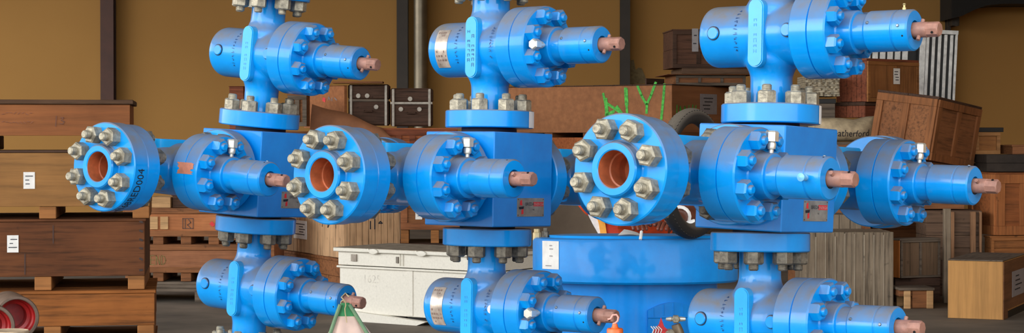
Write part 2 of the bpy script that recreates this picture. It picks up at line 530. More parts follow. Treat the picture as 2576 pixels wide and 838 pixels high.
def block_mesh():
    m = MB()
    m.box((-.133, -.131, -.142), (.139, .131, .1325), .003)
    m.lathe([(.125, 0), (.125, .085), (.1505, .085), (.1505, 0)], axis='-x', seg=40)
    m.lathe([(.13, 0), (.13, .085), (.1625, .085), (.1625, 0)], axis='x', seg=40)
    m.mi = 1
    m.lathe([(.13, 0), (.13, .082), (.145, .082), (.145, 0)], axis='z', seg=40)
    m.lathe([(-.156, 0), (-.156, .082), (-.14, .082), (-.14, 0)], axis='z', seg=40)
    return m.mesh('cross_block', [BLUE_BLOCK, DARKRING])
BLUE_BLOCK = blue_paint('blue_paint_block', (0,132,218), .35)
ME_BLOCK = block_mesh()
def nameplate_mesh():
    m = MB(); y = -.1312
    m.box((-.025, y-.0015, -.112), (.100, y, -.058))
    m.mi = 1
    y -= .0019
    for s, x, z, size, mi in (('BREDA', .012, -.080, .0135, 1), ('ENERGIA', .052, -.080, .0115, 2), ('TEE', .046, -.094, .006, 1)):
        vs, fs = text2d(s, size); m.mi = mi
        if mi == 2:
            m.add([(.050, y+.0002, -.082), (.097, y+.0002, -.082), (.097, y+.0002, -.0695), (.050, y+.0002, -.0695)], [(0,1,2,3)])
            m.mi = 3
        m.add([(x + a, y, z + b) for a, b in vs], fs)
    m.mi = 2   # red and black device on the left
    m.add([(-.012,y,-.066),(-.004,y,-.063),(-.002,y,-.080),(-.014,y,-.078)], [(0,1,2,3)])
    m.add([(-.006,y,-.094),(.003,y,-.088),(.004,y,-.104),(-.006,y,-.106)], [(0,1,2,3)])
    m.mi = 1
    m.add([(-.018,y,-.084),(.006,y,-.082),(.004,y,-.090),(-.016,y,-.091)], [(0,1,2,3)])
    for sx in (-.021, .096):
        for sz in (-.062, -.108):
            m.add([(sx-.0015,y,sz-.0015),(sx+.0015,y,sz-.0015),(sx+.0015,y,sz+.0015),(sx-.0015,y,sz+.0015)], [(0,1,2,3)])
    return m.mesh('nameplate', [PLATE, INK, REDINK, plain('plate_letter', (170,150,145), .5)])
ME_PLATE = nameplate_mesh()
m = MB()
m.lathe([(HV*0+.6135, 0), (.6135, RF-.003), (.6165, RF), (.665, RF), (.668, RF-.003), (.668, .075), (.70, .06), (.76, .055), (.80, .055), (.81, .045), (.81, 0)], axis='z', seg=72)
ME_CAP = m.mesh('tree_cap', BLUE)
zb = -.3834 - HV
m = MB()
m.lathe([(zb, 0), (zb, RF-.003), (zb-.003, RF), (zb-.052, RF), (zb-.055, RF-.003), (zb-.055, .08), (zb-.10, .07), (zb-.20, .075),
         (zb-.26, .11), (zb-.29, .12), (zb-.29, .19), (zb-.36, .19), (zb-.36, .14), (zb-.46, .13), (zb-.62, .13), (zb-.66, .15), (zb-.66, .235), (zb-.73, .235), (zb-.73, .16), (-1.44, .16), (-1.44, 0)], axis='z', seg=72)
ME_HEAD = m.mesh('tubing_head', BLUE)

def make_tree(pos, a, b, c, tw, label, cfg):
    # a tilt about world x, b tilt about world y, c yaw
    Rm = RY(b) @ RX(a) @ RZ(c)
    B = 1.44
    base = Vector(pos) + (Rm @ Vector((0, 0, -B)))
    t = empty('wellhead_tree', T(base) @ Rm, label, 'valve assembly', 'blue wellhead trees in a row')
    O = T(0, 0, B)
    blk = link('cross_block', ME_BLOCK, t, O)
    np_ = link('nameplate', ME_PLATE, blk)
    tag(np_, label='grey metal nameplate with black and red lettering')
    def vm(k, c0, dz=0): return O @ T(c0[0], c0[1], c0[2] + dz) @ RX(tw[k+1]) @ RZ(tw[k])
    make_valve(t, vm(0, (0,0,.3782), tw[2]), nuts_p='steel', nuts_n='steel', **cfg['u'])
    make_valve(t, vm(3, (0,0,-.3834), tw[5]), nuts_p='dark', nuts_n='steel', **cfg['l'])
    make_valve(t, vm(6, (-.3817,0,0)) @ RY(PI/2), plugs=False, stamps=False, nuts_p='dark', nuts_n='dark', **cfg['w'])
    make_valve(t, O @ T(.3981,0,0) @ RY(PI/2), plugs=False, stamps=False, nuts_p=None, nuts_n='dark', **cfg['r'])
    outlet(t, O, True, cfg.get('text', False))
    outlet(t, O @ T(.0164,0,0) @ RZ(PI), False)
    link('tree_cap', ME_CAP, t, O @ T(0,0,tw[2]))
    for k in range(8):
        an = rad(22.5+45*k)
        link('cap_nut', NUT_ST, t, O @ T(.1005*math.cos(an), .1005*math.sin(an), .668+tw[2]))
    link('tubing_head', ME_HEAD, t, O @ T(0,0,tw[5]))
    return t
PADM = plain('glossy_pale_blue_pad', (70,175,235), .16, 0, .1, 60, .5)
def extras(valve, tape, dab):
    if tape:
        m = MB(); vs = []; n = 6
        for i in range(n+1):
            a = rad(-80 + 22*i/n)
            for z in (-HV+.001, -HV+TF-.002): vs.append(((RF+.0012)*math.cos(a), (RF+.0012)*math.sin(a), z))
        m.add(vs, [(2*i, 2*i+2, 2*i+3, 2*i+1) for i in range(n)]); m.build('white_tape', PAPER, valve)
    if dab:
        m = MB(); m.M = T(-.016, -.100, .004); m.lathe([(.07,0),(.07,.012),(.0845,.012),(.085,0)], axis='-x', seg=20); m.build('white_paint_spot', PAPER, valve)
base_cfg = dict(u=dict(fitting=False), l=dict(fitting=False), w={}, r={})
TREE3 = make_tree((.6723, 5.2572, 1.4909), -.0173, .0443, .9022, [.0295,-.0299,-.0053,-.0183,-.0436,.0003,-.0116,-.0003],
    'rightmost and nearest blue wellhead valve tree, beside the big blue housing with the tyre',
    dict(u=dict(fitting=False, nipple=True, ribmark=RM1), l=dict(fitting=False, ribmark=RM1), w=dict(drip=True), r={}))
TREE2 = make_tree((-.0703, 5.876, 1.4746), -.0204, .0182, .8875, [.009,-.0056,.0022,.0056,-.0017,-.0009,.0007,.0035],
    'middle blue wellhead valve tree, with pale nameplates on its upper and lower valves',
    dict(u=dict(plugs=False, plate=True, ribmark=RM2, fitting=True), l=dict(plugs=False, plate=True, fitting=True, ribmark=RM1), w=dict(screw=.25), r={}))
TREE1 = make_tree((-.8315, 6.5136, 1.481), -.0013, .0587, .9427, [.0184,.0397,.0031,.0078,.0094,.0006,.0005,.0204],
    'leftmost and farthest blue wellhead valve tree, with a rag tied to its lower stem',
    dict(u=dict(fitting=False, ribmark=RM1), l=dict(fitting=False, ribmark=RM1), w={}, r={}, text=True))
for t_, tape, dab in ((TREE3, 1, 0), (TREE2, 1, 1), (TREE1, 0, 0)):
    vv = [c for c in t_.children if c.name.startswith('gate_valve')]
    vv.sort(key=lambda o: o.matrix_basis.translation.z)
    extras(vv[-1], tape, False); extras(vv[0], False, dab)
# scraped patch on the wing bonnet rim of the left tree
m = MB(); n = 10; r = RBON + .0006
vs = []; fs = []
for i in range(n+1):
    a = rad(-4 + 17*i/n)
    for y in (-.135 - R.uniform(-.006, .008), -.200 + R.uniform(-.008, .012)): vs.append((-r*math.cos(a), y, r*math.sin(a)))
for i in range(n): fs.append((2*i, 2*i+1, 2*i+3, 2*i+2))
m.add(vs, fs)
m.build('scraped_paint_patch', plain('bare_primer', (176,112,88), .6, 0, .15), TREE1, T(-.3817, 0, 1.44))
bpy.context.view_layer.update()

# ------------------------------------------------------------------ the big blue housing and what is on it
DC = 8.0
cc = P(1598, 600, DC); RR = 258/5000*DC
ztop = P(1598, 606, DC-RR).z - .014; zrim = P(1598, 716, DC-RR).z - .022
hs = empty('casing_housing', T(cc.x, DC-.03, 0.006) @ RX(rad(-2)), 'big blue flanged cylinder standing behind the middle and right valve trees', 'housing')
m = MB(); m.lathe([(zrim, .30), (zrim, RR-.008), (zrim+.008, RR), (ztop-.014, RR), (ztop-.004, RR-.006), (ztop, RR-.016), (ztop, 0)], axis='z', seg=128, caps=False)
m.build('top_rim', blue_paint('blue_paint_housing', (0,140,226), .25, .25), hs)
m = MB(); m.lathe([(ztop-.001, RR-.10), (ztop-.001, RR-.068), (ztop+.010, RR-.066), (ztop+.012, RR-.10), (ztop+.012, 0)], axis='z', seg=96, caps=False)
m.build('top_disc', blue_paint('blue_paint_disc', (20,150,225), .6, .25), hs)
rb = RR*.80
m = MB(); m.lathe([(0.004, 0), (0.004, RR*.98), (.06, RR*.98), (.07, rb+.02), (.12, rb), (zrim+.001, rb), (zrim+.001, 0)], axis='z', seg=128, caps=False)
m.build('cylinder_body', blue_paint('blue_paint_housing2', (0,134,224), .1, .25), hs)
# arched access plate standing proud of the body
m = MB()
def onbody(a, z, d): return Vector(((rb+d)*math.sin(a), -(rb+d)*math.cos(a), z))
ac = math.asin(min(.95, (P(1690,800,DC-.3).x - cc.x)/rb)); zc = P(1690, 792, DC-rb).z
vs = []; fs = []; N = 24
for d in (.0, .012):
    for i in range(N+1):
        u = -1 + 2*i/N
        vs.append(onbody(ac + u*.30, zc + .030*(1-u*u), d)); vs.append(onbody(ac + u*.30, zc-.3, d))
for i in range(N):
    b0, b1 = 2*i, 2*i+(N+1)*2
    fs += [(b1, b1+1, b1+3, b1+2), (b0, b0+2, b1+2, b1)]
fs += [(0, 1, (N+1)*2+1, (N+1)*2), (2*N, 2*N+1, 2*N+1+(N+1)*2, 2*N+(N+1)*2)]
m.add(vs, fs)
for i in range(5):
    u = -.8 + 1.6*i/4
    m.M = Matrix(); m.tube([onbody(ac+u*.3, zc-.028+.01*(1-u*u), .012), onbody(ac+u*.3, zc+.028*(1-u*u), .012)], .0035, 6)
m.tube([onbody(ac+u*.3, zc-.028, .012) for u in [-1+2*i/12 for i in range(13)]], .0035, 6)
m.build('arched_plate', blue_paint('blue_paint_plate', (0,125,212), .1, .25), hs)
# white sticker on the rim
m = MB(); vs = []; fs = []
x0, x1 = P(1366, 650, DC-.25).x - cc.x, P(1407, 650, DC-.3).x - cc.x
z1, z0 = P(1386, 617, DC-.27).z, P(1386, 688, DC-.27).z
a0, a1 = math.asin(x0/RR), math.asin(x1/RR)
rs = RR + .0015
for i in range(9):
    a = a0 + (a1-a0)*i/8
    vs += [(rs*math.sin(a), -rs*math.cos(a), z0), (rs*math.sin(a), -rs*math.cos(a), z1)]
m.add(vs, [(2*i, 2*i+2, 2*i+3, 2*i+1) for i in range(8)])
m.mi = 1; rs += .001
for q, (u0, u1, v) in enumerate(((.25,.62,.10), (.5,.68,.45), (.5,.7,.7), (.5,.66,.82))):
    aa, ab = a0+(a1-a0)*u0, a0+(a1-a0)*u1; zz = z0+(z1-z0)*v
    m.add([(rs*math.sin(aa), -rs*math.cos(aa), zz), (rs*math.sin(ab), -rs*math.cos(ab), zz), (rs*math.sin(ab), -rs*math.cos(ab), zz+.004), (rs*math.sin(aa), -rs*math.cos(aa), zz+.004)], [(0,1,2,3)])
m.build('white_sticker', [PAPER, GREYPAPER], hs)
m = MB(); q = P(1351, 588, DC-.02); m.M = T(q.x-cc.x, 0, ztop-.012)
m.lathe([(0,0),(0,.0165),(.030,.0165),(.034,.012),(.046,.012),(.046,0)], axis='z', seg=6)
m.build('pale_rim_bolt', plain('pale_brass', (205,185,140), .4, .3), hs)
m = MB(); m.M = T(q.x-cc.x+.035, .02, ztop-.012); m.lathe([(0,0),(0,.015),(.036,.015),(.038,.008),(.05,.008),(.05,0)], axis='z', seg=6)
m.build('dark_rim_bolt', STEEL_D, hs)

# tyre standing on the rim
tc = P(1745, 452, DC-.335)
tr = .5*(tc.z - ztop)*2
tyr_r = tc.z - ztop + .006
tt = empty('tyre', T(tc.x-.01, DC-.36, ztop+.018), 'worn black tyre standing upright on the big blue cylinder', 'tyre')
yaw = rad(57)
m = MB(); Rt, rt = tyr_r, .030
prof = []
for k in range(24):
    a = 2*PI*k/24
    prof.append((rt*1.05*math.sin(a), Rt - rt + rt*math.cos(a)))
m.M = T(0, 0, tyr_r) @ RZ(yaw)
prof.append(prof[0])
m.lathe(prof, axis='y', seg=96, caps=False)
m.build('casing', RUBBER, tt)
m = MB(); m.M = T(0, 0, tyr_r) @ RZ(yaw)
for k in range(72):
    for s_ in (-1, 0, 1):
        m.M = T(0,0,tyr_r) @ RZ(yaw) @ RY(2*PI*(k+.5*(s_ == 0))/72) @ T(0, s_*.017, 0)
        m.box((-.0055, -.007, Rt - rt*.1 - .010), (.0055, .007, Rt - .0004 - (.0066 if s_ else 0)), .001)
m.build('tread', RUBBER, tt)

# person bending over the cylinder, writing
def skin(name, pts, edges, rads, mat, parent=None, sub=2, M=None, root=0):
    me = bpy.data.meshes.new(name)
    me.from_pydata(pts, edges, [])
    o = bpy.data.objects.new(name, me); C.objects.link(o)
    md = o.modifiers.new('skin', 'SKIN'); md.use_smooth_shade = True
    for i, v in enumerate(me.skin_vertices[0].data):
        r = rads[i]; v.radius = r if isinstance(r, tuple) else (r, r); v.use_root = (i == root)
    sb = o.modifiers.new('sub', 'SUBSURF'); sb.levels = sub; sb.render_levels = sub
    ev = eval_mesh(o)
    bpy.data.objects.remove(o)
    ev.materials.clear(); ev.materials.append(mat)
    ev.polygons.foreach_set('use_smooth', [True]*len(ev.polygons))
    ev.name = name
    return link(name, ev, parent, M)
SKINM = plain('brown_skin', (112,62,46), .5, 0, .1, 30)
VEST = plain('orange_hi_vis_cloth', (238,82,32), .75, 0, .1, 25, .1)
YEL = plain('orange_yellow_tape', (250,160,60), .6)
REFL = plain('silver_reflective_tape', (215,212,210), .4)
TROUS = plain('navy_trousers', (38,42,60), .8)
HAIR = plain('black_hair', (18,15,14), .8)
px = P(1612, 560, 8.75).x
pe = empty('person', T(px, 9.05, 0), 'person in an orange reflective vest leaning over the blue cylinder to write', 'person')
zt = ztop + .012
Hd = Vector((-.10, -.60, 1.50))
pts = [(0,.0,.93),(0,-.03,1.06),(0,-.14,1.20),(0,-.28,1.33),(-.03,-.37,1.38),(-.06,-.45,1.41),(-.09,-.55,1.45),(-.10,-.62,1.47), # 0-7 pelvis..head
       (.10,.0,.90),(.11,-.04,.50),(.12,.06,.09),(.12,-.10,.045),         # 8-11 leg r
       (-.10,.0,.90),(-.11,-.04,.50),(-.12,.06,.09),(-.12,-.10,.045),     # 12-15
       (.17,-.30,1.35),(.215,-.42,1.25),(.13,-.66,zt+.052),(.085,-.775,zt+.040), # 16-19 arm r
       (-.17,-.30,1.34),(-.14,-.42,1.25),(-.08,-.60,zt+.070),(-.045,-.735,zt+.040)] # 20-23
eds = [(0,1),(1,2),(2,3),(3,4),(4,5),(5,6),(6,7),(0,8),(8,9),(9,10),(10,11),(0,12),(12,13),(13,14),(14,15),(3,16),(16,17),(17,18),(18,19),(3,20),(20,21),(21,22),(22,23)]
rd = [(.15,.11),(.14,.10),(.15,.105),(.15,.105),.06,.055,.085,.085,.085,.058,.042,.035,.085,.058,.042,.035,.055,.045,.036,(.030,.018),.055,.045,.036,(.030,.018)]
skin('body', pts, eds, rd, SKINM, pe)
# fingers
def hand(base, dirv, side):
    d = Vector(dirv).normalized(); s_ = Vector((0,0,1)).cross(d).normalized()*side
    for k, L in enumerate((.062, .072, .066, .052)):
        o0 = Vector(base) + s_*(-.027 + .018*k) + d*.012
        p = [o0, o0+d*L*.45+Vector((0,0,.004)), o0+d*L*.8+Vector((0,0,-.008)), o0+d*L+Vector((0,0,-.020))]
        skin('finger', [tuple(x) for x in p], [(0,1),(1,2),(2,3)], [.0095,.0088,.008,.0068], SKINM, pe, 1)
    o0 = Vector(base) - s_*.03 - d*.02
    p = [o0, o0-s_*.022+d*.018, o0-s_*.026+d*.045+Vector((0,0,-.008))]
    skin('thumb', [tuple(x) for x in p], [(0,1),(1,2)], [.012,.0105,.0085], SKINM, pe, 1)
hand((.085,-.775,zt+.038), (-.35,-1,-.08), 1)
hand((-.045,-.735,zt+.036), (.15,-1,-.08), -1)
# vest over the torso
tp = [(0,.0,.96),(0,-.03,1.07),(0,-.14,1.205),(0,-.27,1.325),(-.015,-.315,1.355),(.15,-.29,1.35),(.205,-.36,1.30),(-.17,-.29,1.335),(-.225,-.34,1.28)]
skin('vest', tp, [(0,1),(1,2),(2,3),(3,4),(3,5),(5,6),(3,7),(7,8)], [(.165,.125),(.16,.12),(.168,.125),(.165,.12),.085,.075,.066,.075,.066], VEST, pe)
skin('trousers', [(0,.0,.94),(.10,.0,.88),(.11,-.04,.50),(.12,.05,.12),(-.10,.0,.88),(-.11,-.04,.50),(-.12,.05,.12)], [(0,1),(1,2),(2,3),(0,4),(4,5),(5,6)], [(.155,.12),.10,.075,.06,.10,.075,.06], TROUS, pe)
# open vest front hanging on the left with its tape
def ribbon(name, pts, w, mat, th=.006):
    m = MB(); vs = []; fs = []
    for p in pts:
        p = Vector(p)
        vs += [p, p+Vector(w), p+Vector((0,th,0)), p+Vector(w)+Vector((0,th,0))]
    n = len(pts)
    for i in range(n-1):
        a = 4*i; b = a+4
        fs += [(a,a+1,b+1,b), (a+2,b+2,b+3,a+3), (a,b,b+2,a+2), (a+1,a+3,b+3,b+1)]
    fs += [(0,2,3,1), (4*n-4,4*n-3,4*n-1,4*n-2)]
    m.add(vs, fs)
    return m.build(name, mat, pe)
def pl_(x, y, d): 
    q = P(x, y, d); return (q.x-px, d-9.05, q.z)
ribbon('reflective_tape', [pl_(1479,540,8.70), pl_(1492,566,8.68), pl_(1507,592,8.66)], (.034,0,0), REFL)
ribbon('yellow_tape', [pl_(1500,540,8.692), pl_(1507,566,8.672), pl_(1512,601,8.652)], (.028,0,0), YEL)
ribbon('vest_front', [pl_(1516,540,8.70), pl_(1519,570,8.68), pl_(1523,602,8.66)], (.06,0,.0), plain('vest_red_lining', (200,60,34), .8))  # front edge in a darker red than the vest cloth
# head: face, hair
def ell(m, c, r, seg=20, rings=12, M=Matrix()):
    vs = []; fs = []
    for i in range(rings+1):
        t = PI*i/rings
        for k in range(seg):
            a = 2*PI*k/seg
            vs.append(M @ Vector((c[0]+r[0]*math.sin(t)*math.cos(a), c[1]+r[1]*math.sin(t)*math.sin(a), c[2]+r[2]*math.cos(t))))
    for i in range(rings):
        for k in range(seg): fs.append((i*seg+k, i*seg+(k+1) % seg, (i+1)*seg+(k+1) % seg, (i+1)*seg+k))
    m.add(vs, fs)
hc = (-.10, -.61, 1.485)
HM = T(Vector(hc)) @ RX(rad(38))
m = MB(); ell(m, (0,0,0), (.076,.093,.108), M=HM)
ell(m, (0,-.094,-.012), (.012,.016,.022), 10, 8, HM); ell(m, (.077,.005,-.01), (.010,.018,.028), 10, 8, HM); ell(m, (-.077,.005,-.01), (.010,.018,.028), 10, 8, HM)
m.mi = 1; ell(m, (.03,-.082,.012), (.013,.008,.007), 10, 8, HM); ell(m, (-.03,-.082,.012), (.013,.008,.007), 10, 8, HM)
m.mi = 2; ell(m, (0,-.083,-.052), (.024,.010,.007), 10, 8, HM)
m.build('face', [SKINM, PAPER, plain('lips', (95,48,42), .5)], pe)
m = MB(); ell(m, (0,.014,.022), (.083,.094,.100), M=HM); m.build('hair', HAIR, pe)
# watch / cuff
m = MB(); m.tube([Vector((.145,-.62,zt+.060)) + Vector((math.cos(a)*.042, math.sin(a)*.012, math.sin(a)*.040)) for a in [2*PI*k/16 for k in range(16)]], .008, 6, True)
m.build('pale_wristband', PAPER, pe)
# papers and pen on the cylinder top
def sheet(name, pts, label, cat, mat=PAPER, mid=0, group=None):
    """curled paper: four world corners, bulged by mid"""
    m = MB(); a, b, c, d = [Vector(p) for p in pts]; N = 8; vs = []; fs = []
    for dz in (0, -.0008):
        for i in range(N+1):
            for j in range(N+1):
                u, v = i/N, j/N
                p = (a*(1-u)+b*u)*(1-v) + (d*(1-u)+c*u)*v
                vs.append(p + Vector((0,0,dz+mid*math.sin(PI*u)*(1-.5*v))))
    K = (N+1)**2
    for s_ in (0, K):
        for i in range(N):
            for j in range(N):
                q = s_+i*(N+1)+j; fs.append((q, q+N+1, q+N+2, q+1))
    m.add(vs, fs)
    o = m.build(name, mat)
    return tag(o, label, cat, group)
sheet('paper_sheet', [P(1554,592,7.80), P(1612,593,7.78), P(1606,586,7.95), P(1570,577,7.93)], 'white paper lying curled on the blue cylinder before the orange vest', 'paper', mid=.004)
sheet('folded_document', [P(1706,564,7.74), P(1748,584,7.74), P(1748,553,7.74), P(1746,551,7.78)], 'white folded document seen inside the opening of the tyre', 'paper')
m = MB(); p0 = P(1611,603,7.60); p1 = P(1614,581,7.62)
m.tube([p0, p0.lerp(p1,.9), p1], [.0062,.0062,.004], 10)
tag(m.build('marker_pen', PAPER), 'white marker pen held upright over the blue cylinder', 'pen')

# needle valve with T handle and gauge, beside the housing's arched plate
fv = P(1700, 803, 7.45)
HI = hs.matrix_basis.inverted() @ T(fv)
m = MB(); m.tube([(0,0,-.02),(.008,0,-.045),(.018,0,-.075),(.016,0,-.11),(0,.04,-.16),(0,.12,-.20),(0,.26,-.22)], [.017,.021,.022,.02,.018,.016,.016], 14)
ft = m.build('needle_valve', plain('tarnished_brass', (120,105,85), .45, .4), hs, HI)
m = MB(); m.lathe([(-.038,0),(-.036,.006),(-.018,.010),(-.014,.008),(.012,.008),(.018,.010),(.036,.007),(.038,0)], axis='x', seg=16)
m.build('tee_handle', BRIGHT, ft)
m = MB(); m.lathe([(-.012,0),(-.012,.0165),(.014,.0165),(.018,.012),(.018,0)], axis='-y', seg=6)
m.build('packing_nut', STEEL, ft)
m = MB(); m.M = T(-.028,-.03,-.052); m.lathe([(0,0),(0,.020),(.022,.020),(.026,.015),(.026,0)], axis='-y', seg=20)
m.build('round_knob', STEEL, ft)
m = MB(); m.M = T(-.03,-.01,-.10); m.lathe([(-.04,0),(-.04,.026),(.02,.026),(.03,.018),(.03,0)], axis='z', seg=24)
m.build('orange_cap', plain('orange_plastic', (214,92,40), .45), ft)
m = MB()
rg = P(1660, 822, 7.4)
rt_ = empty('red_tag_bundle', T(rg), 'crumpled red tag with a pointed tip beside the silver needle valve', 'tag')
m.prism([(-.022,-.045),(.024,-.04),(.03,-.012),(.016,.0),(.012,.012),(.004,.034),(-.003,.010),(-.012,-.002),(-.026,-.016)], -.005, .006)
m.build('red_tag', plain('red_plastic', (190,40,44), .4, 0, .25, 40), rt_)
m = MB()
for k in range(4): m.tube([(-.03+.01*k,-.008,-.03),(-.024+.01*k,-.011,-.010),(-.034+.009*k,-.008,.002)], .0022, 6)
m.build('white_tie', PAPER, rt_)

# orange padlock hung from the middle tree's lower stem
pk = P(1547, 826, 5.40)
pd = empty('orange_padlock', T(pk), 'orange round padlock hooked under the middle tree\'s lower stem', 'padlock')
m = MB(); m.lathe([(-.06,0),(-.06,.022),(-.004,.0225),(0,.020),(0,.011),(.006,.008),(.012,.007),(.012,0)], axis='z', seg=28)
m.build('lock_body', plain('orange_enamel', (232,104,40), .35, 0, .06), pd)
m = MB(); m.tube([(-.006,0,.012),(.001,0,.014),(.0075,0,.020),(.009,0,.030),(.004,0,.037),(-.006,0,.036),(-.012,0,.026),(-.020,0,.024)], .0028, 8)
m.build('wire_hook', plain('pinkish_wire', (225,165,150), .4), pd)

# cloth hanging from the left tree's lower stem
ap = P(868, 772, 6.02)
rg = empty('hanging_cloth', T(ap), 'green-edged pale pink cloth sack hanging from the left tree\'s lower stem', 'cloth')
def cone_cloth(name, t0, t1, mat, off=0., a0=0, a1=2*PI):
    m = MB(); vs = []; fs = []; N = 48; K = 14
    for i in range(K+1):
        t = t0 + (t1-t0)*i/K
        for k in range(N+1):
            a = a0 + (a1-a0)*k/N
            w = .012 + .50*t*(1-.25*t)
            rr = 1 + .17*math.sin(6*a+1.5)*min(1, t*9) + .06*math.sin(9*a+2*t)*min(1, t*4)
            vs.append(((w*rr+off)*math.cos(a) + .14*t, (w*.26*rr+off)*math.sin(a), .012 - t))
    for i in range(K):
        for k in range(N): q = i*(N+1)+k; fs.append((q, q+1, q+N+2, q+N+1))
    m.add(vs, fs)
    return m.build(name, mat, rg, ang=80)
CLP = plain('pale_pink_cloth', (208,180,166), .85, 0, .06, 12, .1)
CLG = plain('green_cloth', (52,128,78), .8, 0, .12, 20, .1)
cone_cloth('pale_cloth', .030, .30, CLP)
cone_cloth('green_top', .0, .040, CLG, .0006)
for s_ in (-1, 1):
    m = MB(); q = []
    for i in range(12):
        t = .004 + .296*i/11
        w = .012 + .50*t*(1-.25*t)
        q.append((s_*w*(1.0 if s_ < 0 else .97)+.14*t, -.012, .012-t))
    m.tube(q, .0058, 8)
    m.build('green_piping', plain('pale_green_tape', (110,140,105), .8), rg)
m = MB(); m.tube([(-.012,-.012,.010),(-.010,-.020,.018),(-.004,-.024,.022),(.003,-.023,.016),(.004,-.019,.006),(.001,-.017,-.004),(.002,-.019,-.018),(.005,-.022,-.032),(.007,-.023,-.046)], .0018, 6)
m.tube([(.004,-.012,.014),(-.010,-.012,.030),(.0,.012,.040),(.012,.0,.030)], .0022, 6)
m.build('tie_string', plain('jute_string', (180,160,120), .9), rg)

# ------------------------------------------------------------------ background: crates placed where their nearest corner stands
def k_(px): return (px - CX) / F
def place(cx, yb, D, th, xr, xl):
    """corner of the crate at photo column cx and depth D; th = heading of its right-going face.
    returns corner point, length of right-going face, length of left-going face"""
    p = P(cx, yb, D)
    def ln(px, dx, dy):
        kk = k_(px); return (kk*p.y - p.x) / (dx - kk*dy)
    Lr = ln(xr, math.cos(th), math.sin(th)) if not isinstance(xr, tuple) else xr[0]
    Ll = ln(xl, -math.sin(th), math.cos(th)) if not isinstance(xl, tuple) else xl[0]
    return p, abs(Lr), abs(Ll)

def crate(name, cx, yt, yb, D, th, xr, xl, mat, label, cat='crate', group=None, planks=('h',3), lid=.02, skid=0., frame=None,
          fmat=None, z0=None, h=None, tilt=0., skidn=3, lidmat=None, skidmat=None, over=.01, topstrip=None):
    """planks: direction and count; frame: (uprights on right-going face, uprights on left-going face, width)"""
    th = rad(th)
    p, Lr, Ll = place(cx, yb, D, th, xr, xl)
    zb = p.z if z0 is None else z0
    H = (P(cx, yt, D).z - zb) if h is None else h
    M = T(p.x, p.y, zb) @ RZ(th) @ RY(rad(tilt))
    t = empty(name, M, label, cat, group)
    fmat = fmat or mat; skidmat = skidmat or fmat
    q = random.Random(hash(label) % 9999 if False else sum(map(ord, label)))
    z1 = skid; z2 = H - lid
    d, n = planks
    m = MB(); bt = .018
    m.box((bt, bt, z1+.002), (Lr-bt, Ll-bt, z2-.002))
    def boards(L, face):
        if d == 'h':
            e = (z2 - z1) / n
            for i in range(n):
                o = q.uniform(0, .004)
                a, b = (0, z1+e*i+.0015), (L, z1+e*(i+1)-.0015)
                put(m, face, a, b, -o, bt, .002)
        else:
            e = L / n
            for i in range(n):
                o = q.uniform(0, .006)
                put(m, face, (e*i+.002, z1+q.uniform(0, .004)), (e*(i+1)-.002, z2-q.uniform(0, .004)), -o, bt, .002)
    def put(m, face, a, b, o0, o1, c=.002):
        # o0 outward (negative), o1 inward
        if face == 'r': m.box((a[0], o0, a[1]), (b[0], o1, b[1]), c)
        elif face == 'l': m.box((o0, a[0], a[1]), (o1, b[0], b[1]), c)
        elif face == 'R': m.box((Lr-o1, a[0], a[1]), (Lr-o0, b[0], b[1]), c)
        elif face == 'B': m.box((a[0], Ll-o1, a[1]), (b[0], Ll-o0, b[1]), c)
    boards(Lr, 'r'); boards(Ll, 'l'); boards(Ll, 'R'); boards(Lr, 'B')
    m.build('crate_panels', mat, t)
    if lid > 0:
        m = MB(); nn = max(1, int(Ll/.25))
        for i in range(nn):
            m.box((-over, -over + (Ll+2*over)*i/nn + .002, z2), (Lr+over, -over + (Ll+2*over)*(i+1)/nn - .002, H - q.uniform(0, .004)), .003)
        m.build('lid', lidmat or mat, t)
    if frame:
        nr, nl, w = frame
        for L, face, cnt in ((Lr, 'r', nr), (Ll, 'l', nl)):
            if not cnt: continue
            m = MB()
            put(m, face, (0, z1), (L, z1+w), -.022, 0); put(m, face, (0, z2-w), (L, z2), -.022, 0)
            for i in range(cnt):
                x = (L - w) * i / max(1, cnt-1)
                put(m, face, (x, z1+w+.001), (x+w, z2-w-.001), -.020, 0)
            m.build('batten_frame', fmat, t)
    if skid > 0:
        along = Lr >= Ll
        for i in range(skidn):
            m = MB(); w = min(.10, .12*max(Lr, Ll))
            if along:
                x = .0 + (Lr - w) * i / max(1, skidn-1); m.box((x, 0.0, 0), (x+w, Ll, skid), .004)
            else:
                x = (Ll - w) * i / max(1, skidn-1); m.box((0, x, 0), (Lr, x+w, skid), .004)
            m.build('skid', skidmat, t)
    t['_L'] = 0; del t['_L']
    return t, Lr, Ll, H, M
def on_face(info, face, pa, pb):
    """photo rectangle pa (left, top) - pb (right, bottom) laid on a crate's face; returns local (u0, z1, u1, z0)"""
    t, Lr, Ll, H, M = info
    I = M.inverted(); cam_l = I @ Vector((0, 0, EYE))
    out = []
    for px, py in (pa, pb):
        w = I @ P(px, py, 10.)
        d = w - cam_l
        ax = 1 if face == 'r' else 0
        s = -cam_l[ax] / d[ax]
        q = cam_l + d*s
        out.append((q[0] if face == 'r' else q[1], q[2]))
    (u0, z1), (u1, z0) = out
    return u0, z1, u1, z0
